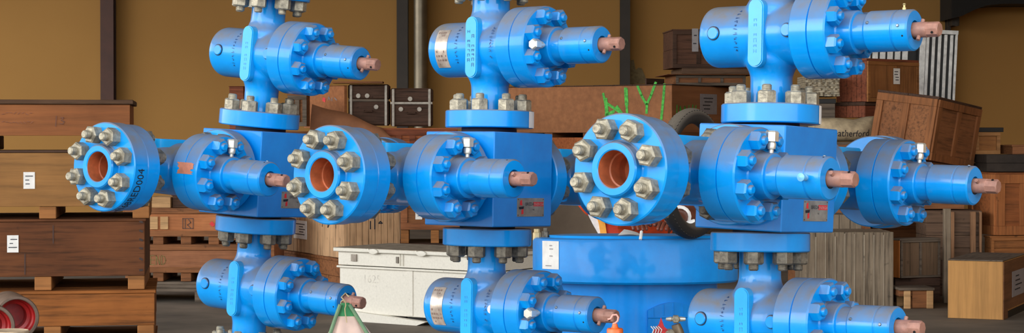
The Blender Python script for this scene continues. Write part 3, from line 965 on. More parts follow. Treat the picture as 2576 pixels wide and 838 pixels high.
def sticker(info, face, pa, pb, mat=PAPER, name='paper_label', marks=3, off=.024, label=None, ink=INK):
    u0, z1, u1, z0 = on_face(info, face, pa, pb)
    a, b = min(u0, u1), max(u0, u1)
    lo, hi = min(z0, z1), max(z0, z1)
    m = MB(); w, h = b-a, hi-lo
    def bx(x0, q0, x1, q1, o0, o1):
        if face == 'r': m.box((x0, -o1, q0), (x1, -o0, q1))
        else: m.box((-o1, x0, q0), (-o0, x1, q1))
    bx(a, lo, b, hi, off, off+.002)
    m.mi = 1; q = random.Random(int(a*1000)+3)
    for i in range(marks):
        x = a + w*q.uniform(.12, .3); e = a + w*q.uniform(.5, .9)
        zz = lo + h*(.15 + .7*(i+.5)/marks)
        bx(x, zz, e, zz+h*.05, off+.0022, off+.003)
    o = m.build(name, [mat, ink], info[0])
    if label: tag(o, label=label)
    return o
def strokes(info, face, lines, mat, name, w=.02, off=.006):
    """painted strokes: polylines in photo pixels projected on the crate's face"""
    m = MB()
    for ln in lines:
        ww = w
        q = [on_face(info, face, p, p)[:2] for p in ln]
        for (u0, z0), (u1, z1) in zip(q[:-1], q[1:]):
            d = Vector((u1-u0, z1-z0)); L = d.length
            if L < 1e-5: continue
            n = Vector((-d.y, d.x))/L*ww/2
            e = d/L*ww*.3
            pp = [(u0-e.x+n.x, z0-e.y+n.y), (u1+e.x+n.x, z1+e.y+n.y), (u1+e.x-n.x, z1+e.y-n.y), (u0-e.x-n.x, z0-e.y-n.y)]
            m.add([(u, -off, z) if face == 'r' else (-off, u, z) for u, z in pp], [(0,1,2,3)])
    return m.build(name, mat, info[0])
def lettering(info, face, s, pa, pb, mat, name='lettering', off=.0065):
    u0, z1, u1, z0 = on_face(info, face, pa, pb)
    vs, fs = text2d(s, 1)
    x0, x1 = min(v[0] for v in vs), max(v[0] for v in vs); y0, y1 = min(v[1] for v in vs), max(v[1] for v in vs)
    m = MB(); L = []
    for x, y in vs:
        u = u0 + (u1-u0)*(x-x0)/(x1-x0); z = z0 + (z1-z0)*(y-y0)/(y1-y0)
        L.append((u, -off, z) if face == 'r' else (-off, u, z))
    m.add(L, fs)
    return m.build(name, mat, info[0])

W_OR = wood('wood_orange', (148,90,42))
W_TAN = wood('wood_tan', (158,106,60), .75)
W_BRN = wood('wood_brown', (140,92,58), .6)
W_RED = wood('wood_red_brown', (138,78,54), .6)
W_PLY = wood('plywood_brown', (156,104,68), .9, .35, 'x', .75, False, .7)
W_PLYD = wood('plywood_dull', (122,84,56), .8, .6, 'x', .75, False, .8)
W_GREY = wood('weathered_grey_wood', (134,120,102), .55, 1, 'z')
W_GREYH = wood('weathered_grey_wood_h', (108,96,84), .6, 1, 'x')
W_PALE = wood('pale_pine', (198,158,112), .8, 1, 'x')
W_PALEV = wood('pale_pine_v', (196,158,120), .66, 1, 'z')
W_YEL = wood('yellow_plywood', (176,130,76), .88, .6, 'z', .7, False, .6)
W_DARK = wood('dark_stained_wood', (78,56,44), .5, 1.4, 'x')
W_SLAT = plain('white_slat_paint', (205,204,200), .6, 0, .12, 14)
CONC = plain('concrete_floor', (104,94,82), .85, 0, .22, 1.1, .1)

# ---- left stack (about 12 m away)
DL = 12.0
zs = []
def zat(y, D=DL): return P(0, y, D).z
gl = 'long crates stacked at the left edge'
Lb = crate('wooden_crate', 386, 730, 822, DL, 4, (1.15,), (.9,), W_OR, 'x', planks=('h',1)) if False else None
def lcrate(name, xr, yt, yb, skid_b, mat, label, planks=('h',1), lid=.02, tilt=0, th=9.5, **k):
    """crate whose right-hand near corner is at column xr; front runs off the frame to the left"""
    thr = rad(th)
    p = P(xr, yb, DL); L = 1.75
    # corner we need is the left end: go back along the face
    c = p - Vector((math.cos(thr), math.sin(thr), 0))*L
    z0 = P(xr, skid_b, DL).z
    H = P(xr, yt, DL).z - z0
    D = c.y
    cx = CX + F*c.x/D
    return crate(name, cx, 0, 0, D, th, (L,), (1.0,), mat, label, planks=planks, lid=lid, skid=P(xr,yb,DL).z - z0, z0=z0, h=H, tilt=tilt, group=gl, **k)
L4 = lcrate('wooden_crate', 386, 728, 818, 858, W_OR, 'orange-brown crate at the left edge, lowest seen of its stack, behind the red pipe ends', lid=.022, skidmat=W_TAN, skidn=4)
L5 = lcrate('wooden_crate', 384, 858, 1010, 1300, W_BRN, 'brown crate at the very bottom of the left stack, only its top peeping in', lid=.02, skidn=4) if False else None
L3 = lcrate('wooden_crate', 362, 549, 694, 728, wood('wood_stained_brown', (104,62,34), .55), 'dark-stained crate in the left stack with white bar label, third from top', lid=.018, skidmat=W_TAN, skidn=4, th=8.6)
L2 = lcrate('wooden_crate', 374, 378, 519, 549, wood('wood_ochre_ply', (146,104,58), .8, .7, 'x', .7, False), 'ochre plywood crate with a torn white label, second from top in the left stack', lid=.014, skidmat=W_TAN, skidn=4, lidmat=W_DARK)
L1 = lcrate('wooden_crate', 325, 250, 342, 378, wood('wood_top_orange', (148,92,52), .85, .7, 'x', .7, False), 'orange plywood crate with scribbled marks, topmost of the left stack', lid=.03, skidn=3, lidmat=wood('wood_dark_lid', (88,64,46), .6), over=.02, skidmat=W_BRN)
sticker(L3, 'r', (18,592), (47,635), marks=3, off=.006)
sticker(L2, 'r', (59,433), (88,475), marks=3, off=.006)
strokes(L1, 'r', [[(142,292),(140,318)],[(152,296),(160,296),(154,303),(162,306),(158,312),(151,311)]], plain('faded_marker', (105,62,42)), 'scribbled_mark', .005, .0065)
strokes(L1, 'r', [[(x, 285+R.uniform(-3,3)),(x+6, 285+R.uniform(-4,4))] for x in range(5,78,10)] + [[(x, 308+R.uniform(-3,3)),(x+6, 308+R.uniform(-4,4))] for x in range(5,78,9)], plain('faded_marker2', (125,74,48)), 'faded_writing', .0035, .0065)
strokes(L3, 'r', [[(134,568),(134,612)],[(63,640),(63,690)]], plain('wood_stain', (62,36,24)), 'water_stain', .007, .0065)
for k, y in enumerate((557, 580, 602, 624, 650, 680)):
    strokes(L3, 'r', [[(352,y),(358,y+R.uniform(-4,4))]], plain('nail_rust', (50,30,24)) if k == 0 else bpy.data.materials['nail_rust'], 'nail_mark', .012, .0068)
# something to carry the stack down to the floor
p = P(386, 858, DL)
L5 = crate('wooden_crate', 0, 0, 0, L4[4].translation.y+.0, 9.5, (1.75,), (1.0,), W_BRN, 'brown crate under the left stack at the bottom edge of the picture', planks=('h',4), lid=.02, skid=.10, z0=0, h=L4[4].translation.z, group=gl)
L5[0].matrix_basis = T(L4[4].translation.x, L4[4].translation.y, 0) @ RZ(rad(9.5))

# ---- red-lined pipe protectors at bottom left
for i, (cx_, cy_, D_, r_, lab) in enumerate(((42, 800, 10.6, .118, 'round red-lined grey pipe end at bottom left, the one nearer the orange crate'), (-18, 822, 10.0, .110, 'round red-lined grey pipe end cut by the left frame edge'))):
    c = P(cx_, cy_, D_)
    t = empty('pipe_end', T(c) @ RZ(rad(22)), lab, 'pipe', 'red-lined pipe ends at bottom left')
    m = MB(); m.M = RX(PI/2)
    m.lathe([(-.35, r_*.9), (-.35, r_), (.0, r_), (.006, r_-.004), (.006, r_-.016), (.0, r_-.020)], axis='z', seg=64, caps=False)
    m.build('pipe_wall', plain('dusty_grey_steel', (112,92,78), .6, 0, .12) if i == 0 else bpy.data.materials['dusty_grey_steel'], t)
    m = MB(); m.M = RX(PI/2)
    m.lathe([(.002, r_-.018), (-.05, r_-.022), (-.055, r_-.030), (-.10, r_-.034), (-.105, r_-.05), (-.20, r_-.052), (-.20, 0)], axis='z', seg=64, caps=False)
    m.build('red_lining', plain('red_lining', (176,34,34), .35, 0, .2, 10) if i == 0 else bpy.data.materials['red_lining'], t)
    m = MB(); m.box((-.12, .02, -c.z), (.12, .30, -r_+.012), .01); m.build('support_block', W_BRN, t)
c = P(22, 831, 9.2)
t = empty('drum', T(c.x, c.y, 0), 'pale lidded drum just showing at the bottom left corner', 'drum')
m = MB(); m.lathe([(0,0),(0,.088),(c.z-.02,.088),(c.z-.02,0)], axis='z', seg=48); m.build('drum_body', plain('brown_drum', (110,84,62), .6), t)
m = MB(); m.lathe([(c.z-.02,0),(c.z-.02,.091),(c.z-.004,.093),(c.z,.089),(c.z-.003,.083),(c.z-.003,0)], axis='z', seg=64); m.build('drum_lid', plain('pale_lid', (214,190,160), .5), t)

# ---- wall, floor, columns, roof
YW = 36.0
m = MB(); m.box((-40, -30, -.3), (40, YW+.5, 0)); tag(m.build('floor', CONC), kind='structure')
WALL = NT('ochre_wall'); _w = WALL.ramp(WALL.noise(.35, 4, .5), [(.3, (160,118,64)), (.7, (170,127,70))]); WALL.bump(WALL.noise(3, 4), .1, .01); WALL = WALL.out(_w, .85, 0, .2)
m = MB(); m.box((-40, YW, 0), (40, YW+.3, 12.5)); tag(m.build('wall_back', WALL), kind='structure')
COL = plain('dark_brown_steel', (72,40,28), .6, 0, .1, 3)
COLD = plain('dark_steel', (52,44,36), .6, 0, .1, 3)
def column(x0, x1, mat, n, dep=.25):
    a, b = P(x0, 300, YW-dep).x, P(x1, 300, YW-dep).x
    m = MB(); w = b-a
    m.box((a, YW-dep, 0), (b, YW-dep+.02, 12)); m.box((a+w*.42, YW-dep+.02, 0), (a+w*.58, YW-.03, 12)); m.box((a, YW-.03, 0), (b, YW-.005, 12))
    o = m.build('trim_%d' % n, mat); tag(o, kind='structure')
column(253, 286, COL, 1); column(998, 1026, COLD, 2); column(1561, 1585, COLD, 3); column(2384, 2391, COLD, 4)
m = MB(); a = P(1057, 200, YW-.4)
m.M = T(a.x, YW-.22, 0); rr = 17/5000*YW
m.lathe([(0,0),(0,rr),(P(0,226,YW).z+0, rr),(12,rr),(12,0)], axis='z', seg=32)
o = m.build('trim_5', plain('galvanised_pipe', (122,112,94), .35, .5, .1, 4)); tag(o, kind='structure')
# black polygon slab against the wall, upper right
m = MB()
hz = [(2392,47),(2420,40),(2450,25),(2480,14),(2520,10),(2600,10),(2800,2),(2800,-60),(2392,-60)]
m.prism([(P(x,y,YW-.9).x, P(x,y,YW-.9).z) for x, y in hz], YW-.95, YW-.02)
o = m.build('trim_6', plain('black_slab', (20,17,14), .8)); tag(o, kind='structure')
m = MB(); m.box((P(2392,60,YW-.4).x, YW-.5, P(0,68,YW).z), (P(2410,60,YW-.4).x, YW-.01, P(0,47,YW).z)); m.box((P(2398,60,YW-.4).x, YW-.55, P(0,70,YW).z), (P(2405,60,YW-.4).x, YW-.51, P(0,60,YW).z))
o = m.build('trim_7', COLD); tag(o, kind='structure')
# bare plaster patch
m = MB(); poly = [(1586,152),(1594,150),(1599,176),(1606,170),(1614,172),(1622,190),(1628,210),(1586,212)]
m.prism([(P(x,y,YW).x, P(x,y,YW).z) for x, y in poly], YW-.012, YW-.002)
tag(m.build('trim_8', plain('bare_plaster', (120,104,72), .9)), kind='structure')
m = MB(); m.box((-18, .5, 9.5), (40, YW+.3, 9.8)); 
for k in range(5): m.box((-18, 5+7*k, 9.1), (40, 5.25+7*k, 9.5))
tag(m.build('ceiling', plain('roof_sheet', (120,112,100), .8)), kind='structure')
m = MB(); m.box((11.5, -2, 0), (11.8, YW, 9.5)); tag(m.build('wall_right_unseen', WALL), kind='structure')  # unseen side wall, added to darken the right of the back wall

# ---- mid-left stack with END stencil (19 m)
D = 19.0
def z_(y, D): return P(0, y, D).z
gm = 'orange-brown crates behind the left stack'
B0 = crate('pallet', 375-60, 706, 762, D, 0, 690, (.9,), W_GREYH, 'broken grey pallet on the floor under the crate stencilled END', cat='pallet', planks=('h',2), lid=.03, skid=.10, z0=0.0, h=z_(708,D)+.0)
E1 = crate('wooden_crate', 315, 615, 686, D, 0, 690, (.8,), wood('wood_e1', (158,106,74), .85), 'red-brown crate stencilled END in faded green', group=gm, planks=('h',1), lid=.0, frame=(2,2,.055), fmat=W_BRN, skid=z_(686,D)-z_(708,D), z0=z_(708,D), h=z_(615,D)-z_(708,D), skidn=6)
strokes(E1, 'r', [[(388,643),(379,643),(379,666),(388,666)],[(379,654),(387,654)],[(393,666),(393,643),(402,666),(402,643)],[(407,643),(407,666),(413,664),(417,655),(413,645),(407,643)]], OLIVE, 'stencilled_word', .006, .006)
E2 = crate('wooden_crate', 315, 523, 595, D, 0, 690, (.8,), wood('wood_orange2', (186,120,76), .85), 'orange-brown crate with square stencil, on top of the crate marked END', group=gm, planks=('h',1), lid=.0, frame=(2,2,.055), fmat=W_BRN, skid=z_(595,D)-z_(615,D), z0=z_(615,D), h=z_(523,D)-z_(615,D), skidn=6)
strokes(E2, 'r', [[(460,550),(486,550),(486,575),(460,575),(460,550)],[(466,552),(466,574)],[(474,552),(480,560),(472,566),(480,574)]], plain('stencil_brown', (92,62,48)), 'stencil', .008, .006)
strokes(E2, 'r', [[(532,562),(536,566)]], REDINK, 'red_dot', .035, .006)
for xx in (378, 404):
    u = on_face(E2, 'r', (xx, 545), (xx+20, 577)); m = MB(); m.box((u[0], -.02, u[3]), (u[2], 0, u[1]), .002); m.build('pale_upright', W_PALE, E2[0])
t1 = crate('wooden_crate', 376, 496, 522, D, 0, 428, (.5,), W_PALE, 'short pale timber box on top of the orange crates beside the left stack', planks=('h',1), lid=0, z0=z_(523,D)); 
t2 = crate('wooden_crate', 434, 490, 522, D+.05, 0, 560, (.4,), W_DARK, 'low dark box on the orange crates behind the left wing flange', planks=('h',1), lid=.01, z0=z_(523,D))

# ---- pine box with stencil marks behind the white chest (18.5 m)
D = 18.6
N1 = crate('pallet', 864, 652, 706, D, 26, 1030, 690, W_BRN, 'brown pallet under the pale pine box behind the white chest', cat='pallet', planks=('h',2), lid=.03, skid=.12, z0=0, h=z_(652,D))
N2 = crate('wooden_crate', 864, 532, 652, D+.02, 26, 1006, 700, W_PALEV, 'pale pine vertical-board box with black arrow and umbrella marks', planks=('v',9), lid=.02, z0=z_(652,D), h=z_(532,D)-z_(652,D))
sticker(N2, 'l', (741,553), (774,603), marks=5, off=.008)
BK = INK
strokes(N2, 'r', [[(931,557),(931,576)],[(942,552),(942,576)]], BK, 'arrow_marks', .012, .008)
strokes(N2, 'r', [[(952,562),(956,557),(961,562)],[(952,562),(961,562)]], BK, 'umbrella_mark', .010, .008)
strokes(N2, 'l', [[(812,548),(812,570)],[(826,546),(826,572),(832,560)],[(846,550),(846,574)]], BK, 'cross_marks', .010, .008)

# ---- white chest (17 m)
D = 16.4
th = -11
pL = P(842, 796, 17.3)
ch = empty('metal_chest', T(P(846,792,17.2).x, 17.2, .0) @ RZ(rad(-35)), 'cream-painted long metal chest on the floor between left and middle trees', 'chest')
Mi = ch.matrix_basis.copy()
kz = k_(1240); cxp, cyp = Mi.translation.x, Mi.translation.y
dx, dy = math.cos(rad(-35)), math.sin(rad(-35))
LL = (kz*cyp - cxp)/(dx - kz*dy)
LL = LL
zb_, zt_ = P(846,786,17.2).z, P(846,622,17.2).z
zm_ = P(846,664,17.2).z; DD = .75
m = MB(); m.box((.02,.02,zb_), (LL-.02,DD-.02,zm_-.012), .006)
m.box((0,0,zm_-.03), (LL,DD,zm_-.012), .004)
m.box((LL*.46,.012,zb_+.01), (LL*.46+.06,.02,zm_-.03), .002)
m.build('chest_body', CREAM, ch)
m = MB(); m.box((.012,.012,zm_-.006), (LL-.012,DD-.012,zt_-.018), .004); m.box((-.02,-.02,zt_-.034), (LL+.02,DD+.02,zt_-.002), .005)
m.box((LL*.415,.0,zm_+.01), (LL*.415+.006,.012,zt_-.04)); m.box((LL*.435,.0,zm_+.01), (LL*.435+.006,.012,zt_-.04))
m.build('chest_lid', CREAM, ch)
m = MB(); m.box((-.018,-.016,zt_-.0025), (LL+.018,DD+.018,zt_+.001)); m.build('dusty_top', DUST, ch)
for x in (.26, .57):
    m = MB(); m.M = T(LL*x, -.022, zt_-.022) @ Matrix.Scale(.42, 4, (0,0,1)); m.lathe([(0,0),(0,.055),(.012,.05),(.014,0)], axis='-y', seg=24); m.M = T(LL*x-.055, -.030, zt_-.014)@RY(rad(35)); m.box((-.012,-.004,-.012),(.012,.004,.012),.002)
    m.build('lid_latch', CREAM, ch)
m = MB(); m.box((LL*.10,-.003,zm_+.03), (LL*.135,.0125,zt_-.055)); m.build('faded_stencil', plain('faded_stencil', (150,140,128)), ch)
m = MB(); m.box((LL*.395,-.002,zm_+.03), (LL*.41,.0125,zt_-.06)); m.build('hasp_mark', plain('hasp_grey', (120,112,100)), ch)
vs, fs = text2d('1625', .10); m = MB(); m.add([(.28+x, .0195, zb_+.27+y) for x, y in vs], fs); m.build('faded_number', plain('faded_number', (204,199,187)), ch)
for x in (.12, .5, .88):
    m = MB(); m.box((LL*x-.12,.08,0), (LL*x+.12,DD-.08,zb_), .006); m.build('runner', CREAM if x < .4 else BLACK, ch)
m = MB(); m.M = T(.15, -.03, 0); m.prism([(0,.0),(.75,.0),(.85,.035),(.0,.09)], 0, .06); m.build('skid_plate', CREAM, ch)

# ---- stack behind, centre-left: suitcases, brown box, crates (23-24 m)
D = 23.5
Q0 = crate('wooden_crate', 1008, 520, 578, D, 2, 1180, (.6,), W_BRN, 'brown crate with a round symbol and white label, standing over a dark gap', planks=('h',1), lid=0, skid=z_(578,D)-z_(612,D), z0=z_(612,D), h=z_(470,D)-z_(612,D), frame=(3,0,.08), fmat=wood('wood_q', (150,96,62), .75), skidn=3, skidmat=W_TAN)
sticker(Q0, 'r', (1045,522), (1062,552), marks=3, off=.024)
strokes(Q0, 'r', [[(1016,556),(1020,552),(1025,556),(1024,563),(1019,565),(1016,560)],[(1020,565),(1020,570)]], INK, 'goblet_symbol', .012, .0065)
Q00 = crate('wooden_crate', 1000, 612, 680, D, 2, 1185, (1.0,), W_DARK, 'dark crate on the floor behind the white chest', planks=('h',3), lid=.02, skid=.0, z0=0, h=z_(612,D))
Q1 = crate('wooden_crate', 985, 380, 470, D, 2, 1172, (1.0,), W_BRN, 'brown crate mostly hidden behind the middle tree\'s left flange', planks=('h',3), lid=.02, z0=z_(470,D), h=z_(382,D)-z_(470,D), frame=(4,0,.06))
Q2 = crate('wooden_crate', 960, 325, 380, D, 2, 1150, (1.0,), wood('wood_orange3', (160,92,56), .7), 'orange-brown slatted crate just under the two old suitcases', planks=('h',2), lid=.02, frame=(6,0,.07), fmat=W_RED, z0=z_(382,D), h=z_(322,D)-z_(382,D))
# underneath the brown boxes left of it
Q3 = crate('wooden_crate', 700, 330, 640, D+.3, 2, 958, (1.0,), W_BRN, 'brown crate stack base seen between left tree and middle flange', planks=('h',6), lid=.02, z0=0, h=z_(330,D+.3), frame=(5,0,.08))
Q4 = crate('cardboard_box', 866, 215, 318, D, 38, 873, 765, wood('cardboard_brown', (152,98,62), .9, .5, 'x', .8, False, .5), 'brown carton with red dot and grey stamp left of the suitcases', cat='box', planks=('h',1), lid=.008, z0=z_(322,D)+.0, h=z_(214,D)-z_(322,D))
Q4b = crate('cardboard_box', 762, 262, 330, D, 0, 884, (.8,), bpy.data.materials['cardboard_brown'], 'x', planks=('h',1), lid=.008) if False else None
strokes(Q4, 'l', [[(814,250),(818,252)]], REDINK, 'red_dot', .05, .006)
strokes(Q4, 'l', [[(826,252),(828,244),(832,252)],[(836,246),(836,254)],[(842,246),(848,252)]], plain('grey_stamp', (120,116,120)), 'grey_stamp', .012, .006)
m = MB()
pa = [P(795,268,D-.25), P(880,300,D-.30), P(965,335,D-.30), P(955,352,D-.32), P(770,345,D-.32), P(762,290,D-.28)]
# sagging brown sheet over the crate edge
sh = []
N = 14
for i in range(N+1):
    u = i/N
    topp = P(785+175*u, 262+58*u**1.2+3*math.sin(9*u), D-.06); bot = P(778+214*u, 352+16*math.sin(3*u), D-.10-.05*math.sin(PI*u))
    sh.append((topp, bot))
vs = []
for off in (0, .012):
    for a, b in sh:
        for j in range(5): vs.append(a.lerp(b, j/4) + Vector((0, off - .03*math.sin(PI*j/4), 0)))
fs = []; K = (N+1)*5
for o_ in (0, K):
    for i in range(N):
        for j in range(4): q = o_+i*5+j; fs.append((q, q+1, q+6, q+5))
for i in range(N):
    q = i*5; fs += [(q, q+5, q+5+K, q+K), (q+4, q+4+K, q+9+K, q+9)]
for j in range(4): fs += [(j, j+K, j+1+K, j+1), (N*5+j, N*5+j+1, N*5+j+1+K, N*5+j+K)]
m.add(vs, fs)
tag(m.build('tarpaulin', plain('brown_sheet', (146,96,64), .75, 0, .15, 3, .2), ang=70), 'brown sheet sagging over crate edge below the red-dotted carton', 'sheet')
Q5 = crate('wooden_crate', 724, 238, 330, D-.4, 0, 772, (.3,), W_BRN, 'small open-framed crate with pale strips beside the red-dotted carton', planks=('v',3), lid=.02, frame=(3,0,.05), fmat=W_GREYH, z0=z_(318,D-.4), h=z_(236,D-.4)-z_(318,D-.4))
Q6 = crate('wooden_crate', 577, 216, 252, D+1, 0, 612, (.3,), W_RED, 'small red-brown box seen left of the left tree\'s upper neck', planks=('h',1), lid=.01, z0=z_(330,D+1), h=z_(216,D+1)-z_(330,D+1))
Q7 = crate('wooden_crate', 560, 330, 640, D+.9, 0, 698, (1.0,), W_BRN, 'brown crate behind the left tree\'s block', planks=('h',6), lid=0, z0=0, h=z_(330,D+1), frame=(3,0,.08))
def suitcase(x0, x1, yt, yb, D, label, th, seed):
    a = P(x0, yb, D); w = (x1-x0)/5000*D/math.cos(rad(th)); h = P(0,yt,D).z - P(0,yb,D).z
    t = empty('suitcase', T(a.x, a.y, a.z) @ RZ(rad(th)), label, 'suitcase', 'old suitcases on the crates')
    m = MB(); m.box((0, 0, 0), (w, .30, h*.62), .02); m.build('shell', W_DARK, t)
    m = MB(); m.box((-.003, -.004, h*.63), (w+.003, .30, h), .02); m.build('lid', W_DARK, t)
    for x in (.04, .90):
        m = MB(); m.box((w*x, -.02, 0.0), (w*x+.03, -.004, h*.98), .004); m.build('metal_strap', plain('pale_strap', (170,162,150), .5) if 'pale_strap' not in bpy.data.materials else bpy.data.materials['pale_strap'], t)
    m = MB(); m.box((0, -.014, h*.58), (w, -.004, h*.64), .003); m.build('rim_band', bpy.data.materials['pale_strap'] if seed else W_GREYH, t)
    q = random.Random(seed)
    for k in range(3):
        x = w*(.25 + .22*k); z = h*q.choice((.45, .72, .8))
        m = MB(); m.M = T(x, -.006, z); m.lathe([(0,0),(0,.028),(.008,.026),(.010,0)], axis='-y', seg=16); m.build('latch', bpy.data.materials['pale_strap'], t)
    m = MB(); m.tube([(w*.4,-.012,h*.36),(w*.4,-.04,h*.34),(w*.6,-.04,h*.34),(w*.6,-.012,h*.36)], .008, 8); m.build('handle', W_DARK, t)
    return t
suitcase(876, 978, 212, 316, D+.06, 'worn dark brown suitcase with torn top corner, beside the red-dotted carton', 0, 0)
suitcase(982, 1088, 222, 318, D+.06, 'dark brown suitcase with pale metal edge straps, right one of two', 1, 4)
m = MB(); a = P(836, 209, D-.1); b = P(962, 209, D-.1)
m.add([(a.x,a.y,a.z+.0),(b.x,b.y,b.z),(b.x,b.y+.3,b.z),(a.x,a.y+.3,a.z),(a.x,a.y,a.z+.02),(b.x,b.y,b.z+.02),(b.x,b.y+.3,b.z+.02),(a.x,a.y+.3,a.z+.02)], [(0,3,2,1),(4,5,6,7),(0,1,5,4),(1,2,6,5),(2,3,7,6),(3,0,4,7)])
tag(m.build('loose_board', W_BRN), 'thin brown board lying across the carton and left suitcase', 'board')

# ---- graffiti crate stack (24 m)
D = 24.0
Gt = crate('wooden_crate', 1690, 211, 334, D, 57, 1862, 1262, W_PLY, 'large plywood crate with green spray-painted letters behind the right tree', planks=('h',1), lid=.015, z0=z_(334,D), lidmat=W_DARK)
GS = .034
strokes(Gt, 'l', [[(1518,236),(1524,262),(1530,288)],[(1530,262),(1560,282)],[(1524,290),(1545,280)],[(1574,222),(1576,250),(1578,285)],[(1604,215),(1614,240),(1626,262)],[(1650,208),(1638,240),(1628,262),(1627,284)],[(1672,212),(1669,250),(1664,300)]], GREEN, 'green_spray_lettering', GS, .006)
strokes(Gt, 'l', [[(1524,250),(1528,290),(1540,284)],[(1575,225),(1577,262)],[(1552,270),(1562,284)]], GREEN, 'green_spray_lettering', GS*1.5, .0065)
strokes(Gt, 'r', [[(1701,300),(1702,265)],[(1708,298),(1710,268),(1716,290),(1722,268),(1724,292)],[(1730,288),(1732,266)],[(1738,290),(1742,264)],[(1748,286),(1750,266)]], GREEN, 'green_spray_scribble', .022, .006)
sticker(Gt, 'r', (1760,236), (1802,288), GREYPAPER, 'document_pouch', 4, .006)
Gp = crate('pallet', 1690, 336, 386, D+.02, 57, 1850, 1275, wood('wood_orange_pallet', (172,98,54), .75), 'orange-brown pallet under the green-sprayed crate', cat='pallet', planks=('h',1), lid=0, skid=0, z0=z_(386,D), h=(z_(346,D)-z_(386,D)))
for k in range(5):
    m = MB(); Ll_ = Gp[2]; w = .12; y = (Ll_-w)*k/4; m.box((0, y, Gp[3]), (Gp[1], y+w, z_(334,D)-z_(386,D))); m.build('pallet_block', W_BRN, Gp[0])
Gb = crate('wooden_crate', 1690, 387, 640, D+.02, 57, 1850, 1255, plain('drab_board', (118,102,86), .85, 0, .06, 3), 'plain grey-brown board-sided crate under the orange pallet, behind the blue cylinder', planks=('h',1), lid=0, z0=0, h=z_(387,D))
Gs = crate('wooden_box', 1612, 192, 207, D+.1, 50, 1658, 1609, W_DARK, 'small dark box on top of the green-sprayed crate', cat='box', planks=('h',1), lid=0, z0=z_(211,D), h=.085)
Gs[0].location.y += .5; Gs[0].location.x += .1
# old crates on its right end
D2 = 24.8
H0 = z_(211, 24.0)
H1 = crate('wooden_crate', 1700, 189, 205, D2, 4, 1875, (.9,), W_BRN, 'flat brown slatted crate with loose pale boards, on the green-sprayed crate', planks=('h',1), lid=.012, z0=H0, h=z_(186,D2)-H0, frame=(4,0,.035), fmat=W_GREYH, over=.12)
H2 = crate('wooden_crate', 1716, 172, 186, D2, 4, 1900, (.9,), wood('wood_grey_brown', (104,80,62), .7), 'thin grey-brown crate between the old trunk and the flat slatted crate', planks=('h',1), lid=0, z0=z_(186,D2), h=z_(171,D2)-z_(186,D2))
H3 = crate('storage_trunk', 1692, 74, 170, D2, 4, 1880, (.8,), wood('wood_old_trunk', (94,64,48), .55, 1, 'x'), 'old brown framed trunk with a white tag left of the right tree\'s upper valve', cat='trunk', planks=('h',2), lid=.02, z0=z_(171,D2), h=z_(73,D2)-z_(171,D2), frame=(4,0,.05), fmat=W_DARK)
sticker(H3, 'r', (1740,72), (1756,130), GREYPAPER, 'white_tag', 2, .022)
H4 = crate('wooden_crate', 1925, 150, 334, D2+1.2, 4, 1990, (.8,), W_DARK, 'dark crate behind the right tree\'s upper neck', planks=('h',4), lid=.02, z0=H0, h=z_(160,D2)-H0)
H5 = crate('wooden_crate', 1905, 212, 640, D2+1.2, 4, 2010, (.9,), W_DARK, 'tall dark crate hidden behind the right tree', planks=('h',8), lid=.0, z0=0, h=H0)

# ---- right-hand pile (19-22 m)
D = 21.0
# vertical weathered planks panel
K1 = crate('wooden_crate', 2246, 586, 800, 18.4, 90, (.7,), 2028, W_GREY, 'tall weathered grey vertical-plank crate right of the right tree\'s lower flange', planks=('v',9), lid=0, z0=0, h=z_(584,18.4))
PE = wood('pale_board_edge', (158,146,128), .75, 1, 'z')
for k in range(1, 9):
    m = MB(); y = K1[2]*k/9; m.box((-.012, y-.006, .02), (.004, y+.005, K1[3]-R.uniform(.0, .05))); m.build('pale_board_edge', PE, K1[0])

K1b = crate('wooden_crate', 2166, 542, 800, 19.25, 90, (.5,), 2028, W_GREY, 'taller weathered grey plank crate just behind the vertical-plank crate', planks=('v',5), lid=0, z0=0, h=z_(540,19.25))
# corrugated sheets
m = MB(); a = P(2026,247,D); w = (2112-2026)/5000*D; h = z_(196,D)-z_(247,D)
cs = empty('sheet_stack', T(a.x, a.y, a.z+.02), 'stack of crinkled pale grey sheets beside the dark red crates', 'sheets')
for k in range(10):
    m = MB(); z = h*k/10; N = 16; th_ = h/10*.93; vs = []; fs = []
    for i in range(N+1):
        u = w*i/N; s_ = R.uniform(-.002,.002); o_ = R.uniform(-.012, .012)
        for zz in (0, th_):
            vs += [(u, o_, z+s_+zz), (u, .6, z+s_+zz)]
    for i in range(N):
        b = 4*i; fs += [(b, b+4, b+5, b+1), (b+2, b+3, b+7, b+6), (b, b+2, b+6, b+4), (b+1, b+5, b+7, b+3)]
    fs += [(0,1,3,2), (4*N, 4*N+2, 4*N+3, 4*N+1)]
    m.add(vs, fs); o = m.build('sheet', plain('crinkled_sheet', (140,130,110), .6, 0, .35, 30, .3) if 'crinkled_sheet' not in bpy.data.materials else bpy.data.materials['crinkled_sheet'], cs)
J1 = crate('wooden_crate', 2180, 145, 254, D, 42, 2308, 2104, W_RED, 'red-brown crate with pale label on its lighter right side', planks=('v',6), lid=.03, skid=.0, z0=z_(256,D), h=z_(146,D)-z_(256,D), frame=(2,0,.04), fmat=W_TAN)
sticker(J1, 'r', (2243,172), (2259,212), PAPER, 'paper_label', 4, .024)
m = MB(); m.box((.012,-.012,.045), (J1[1]-.01,.001,J1[3]-.07)); m.build('plywood_side', wood('wood_side', (150,100,58), .75, 1, 'z'), J1[0])
J2 = crate('wooden_crate', 2176, 262, 296, D+.02, 42, 2300, 2098, W_RED, 'dark red crate directly under the labelled crate', planks=('v',5), lid=.04, lidmat=W_DARK, z0=z_(296,D), h=z_(256,D)-z_(296,D))
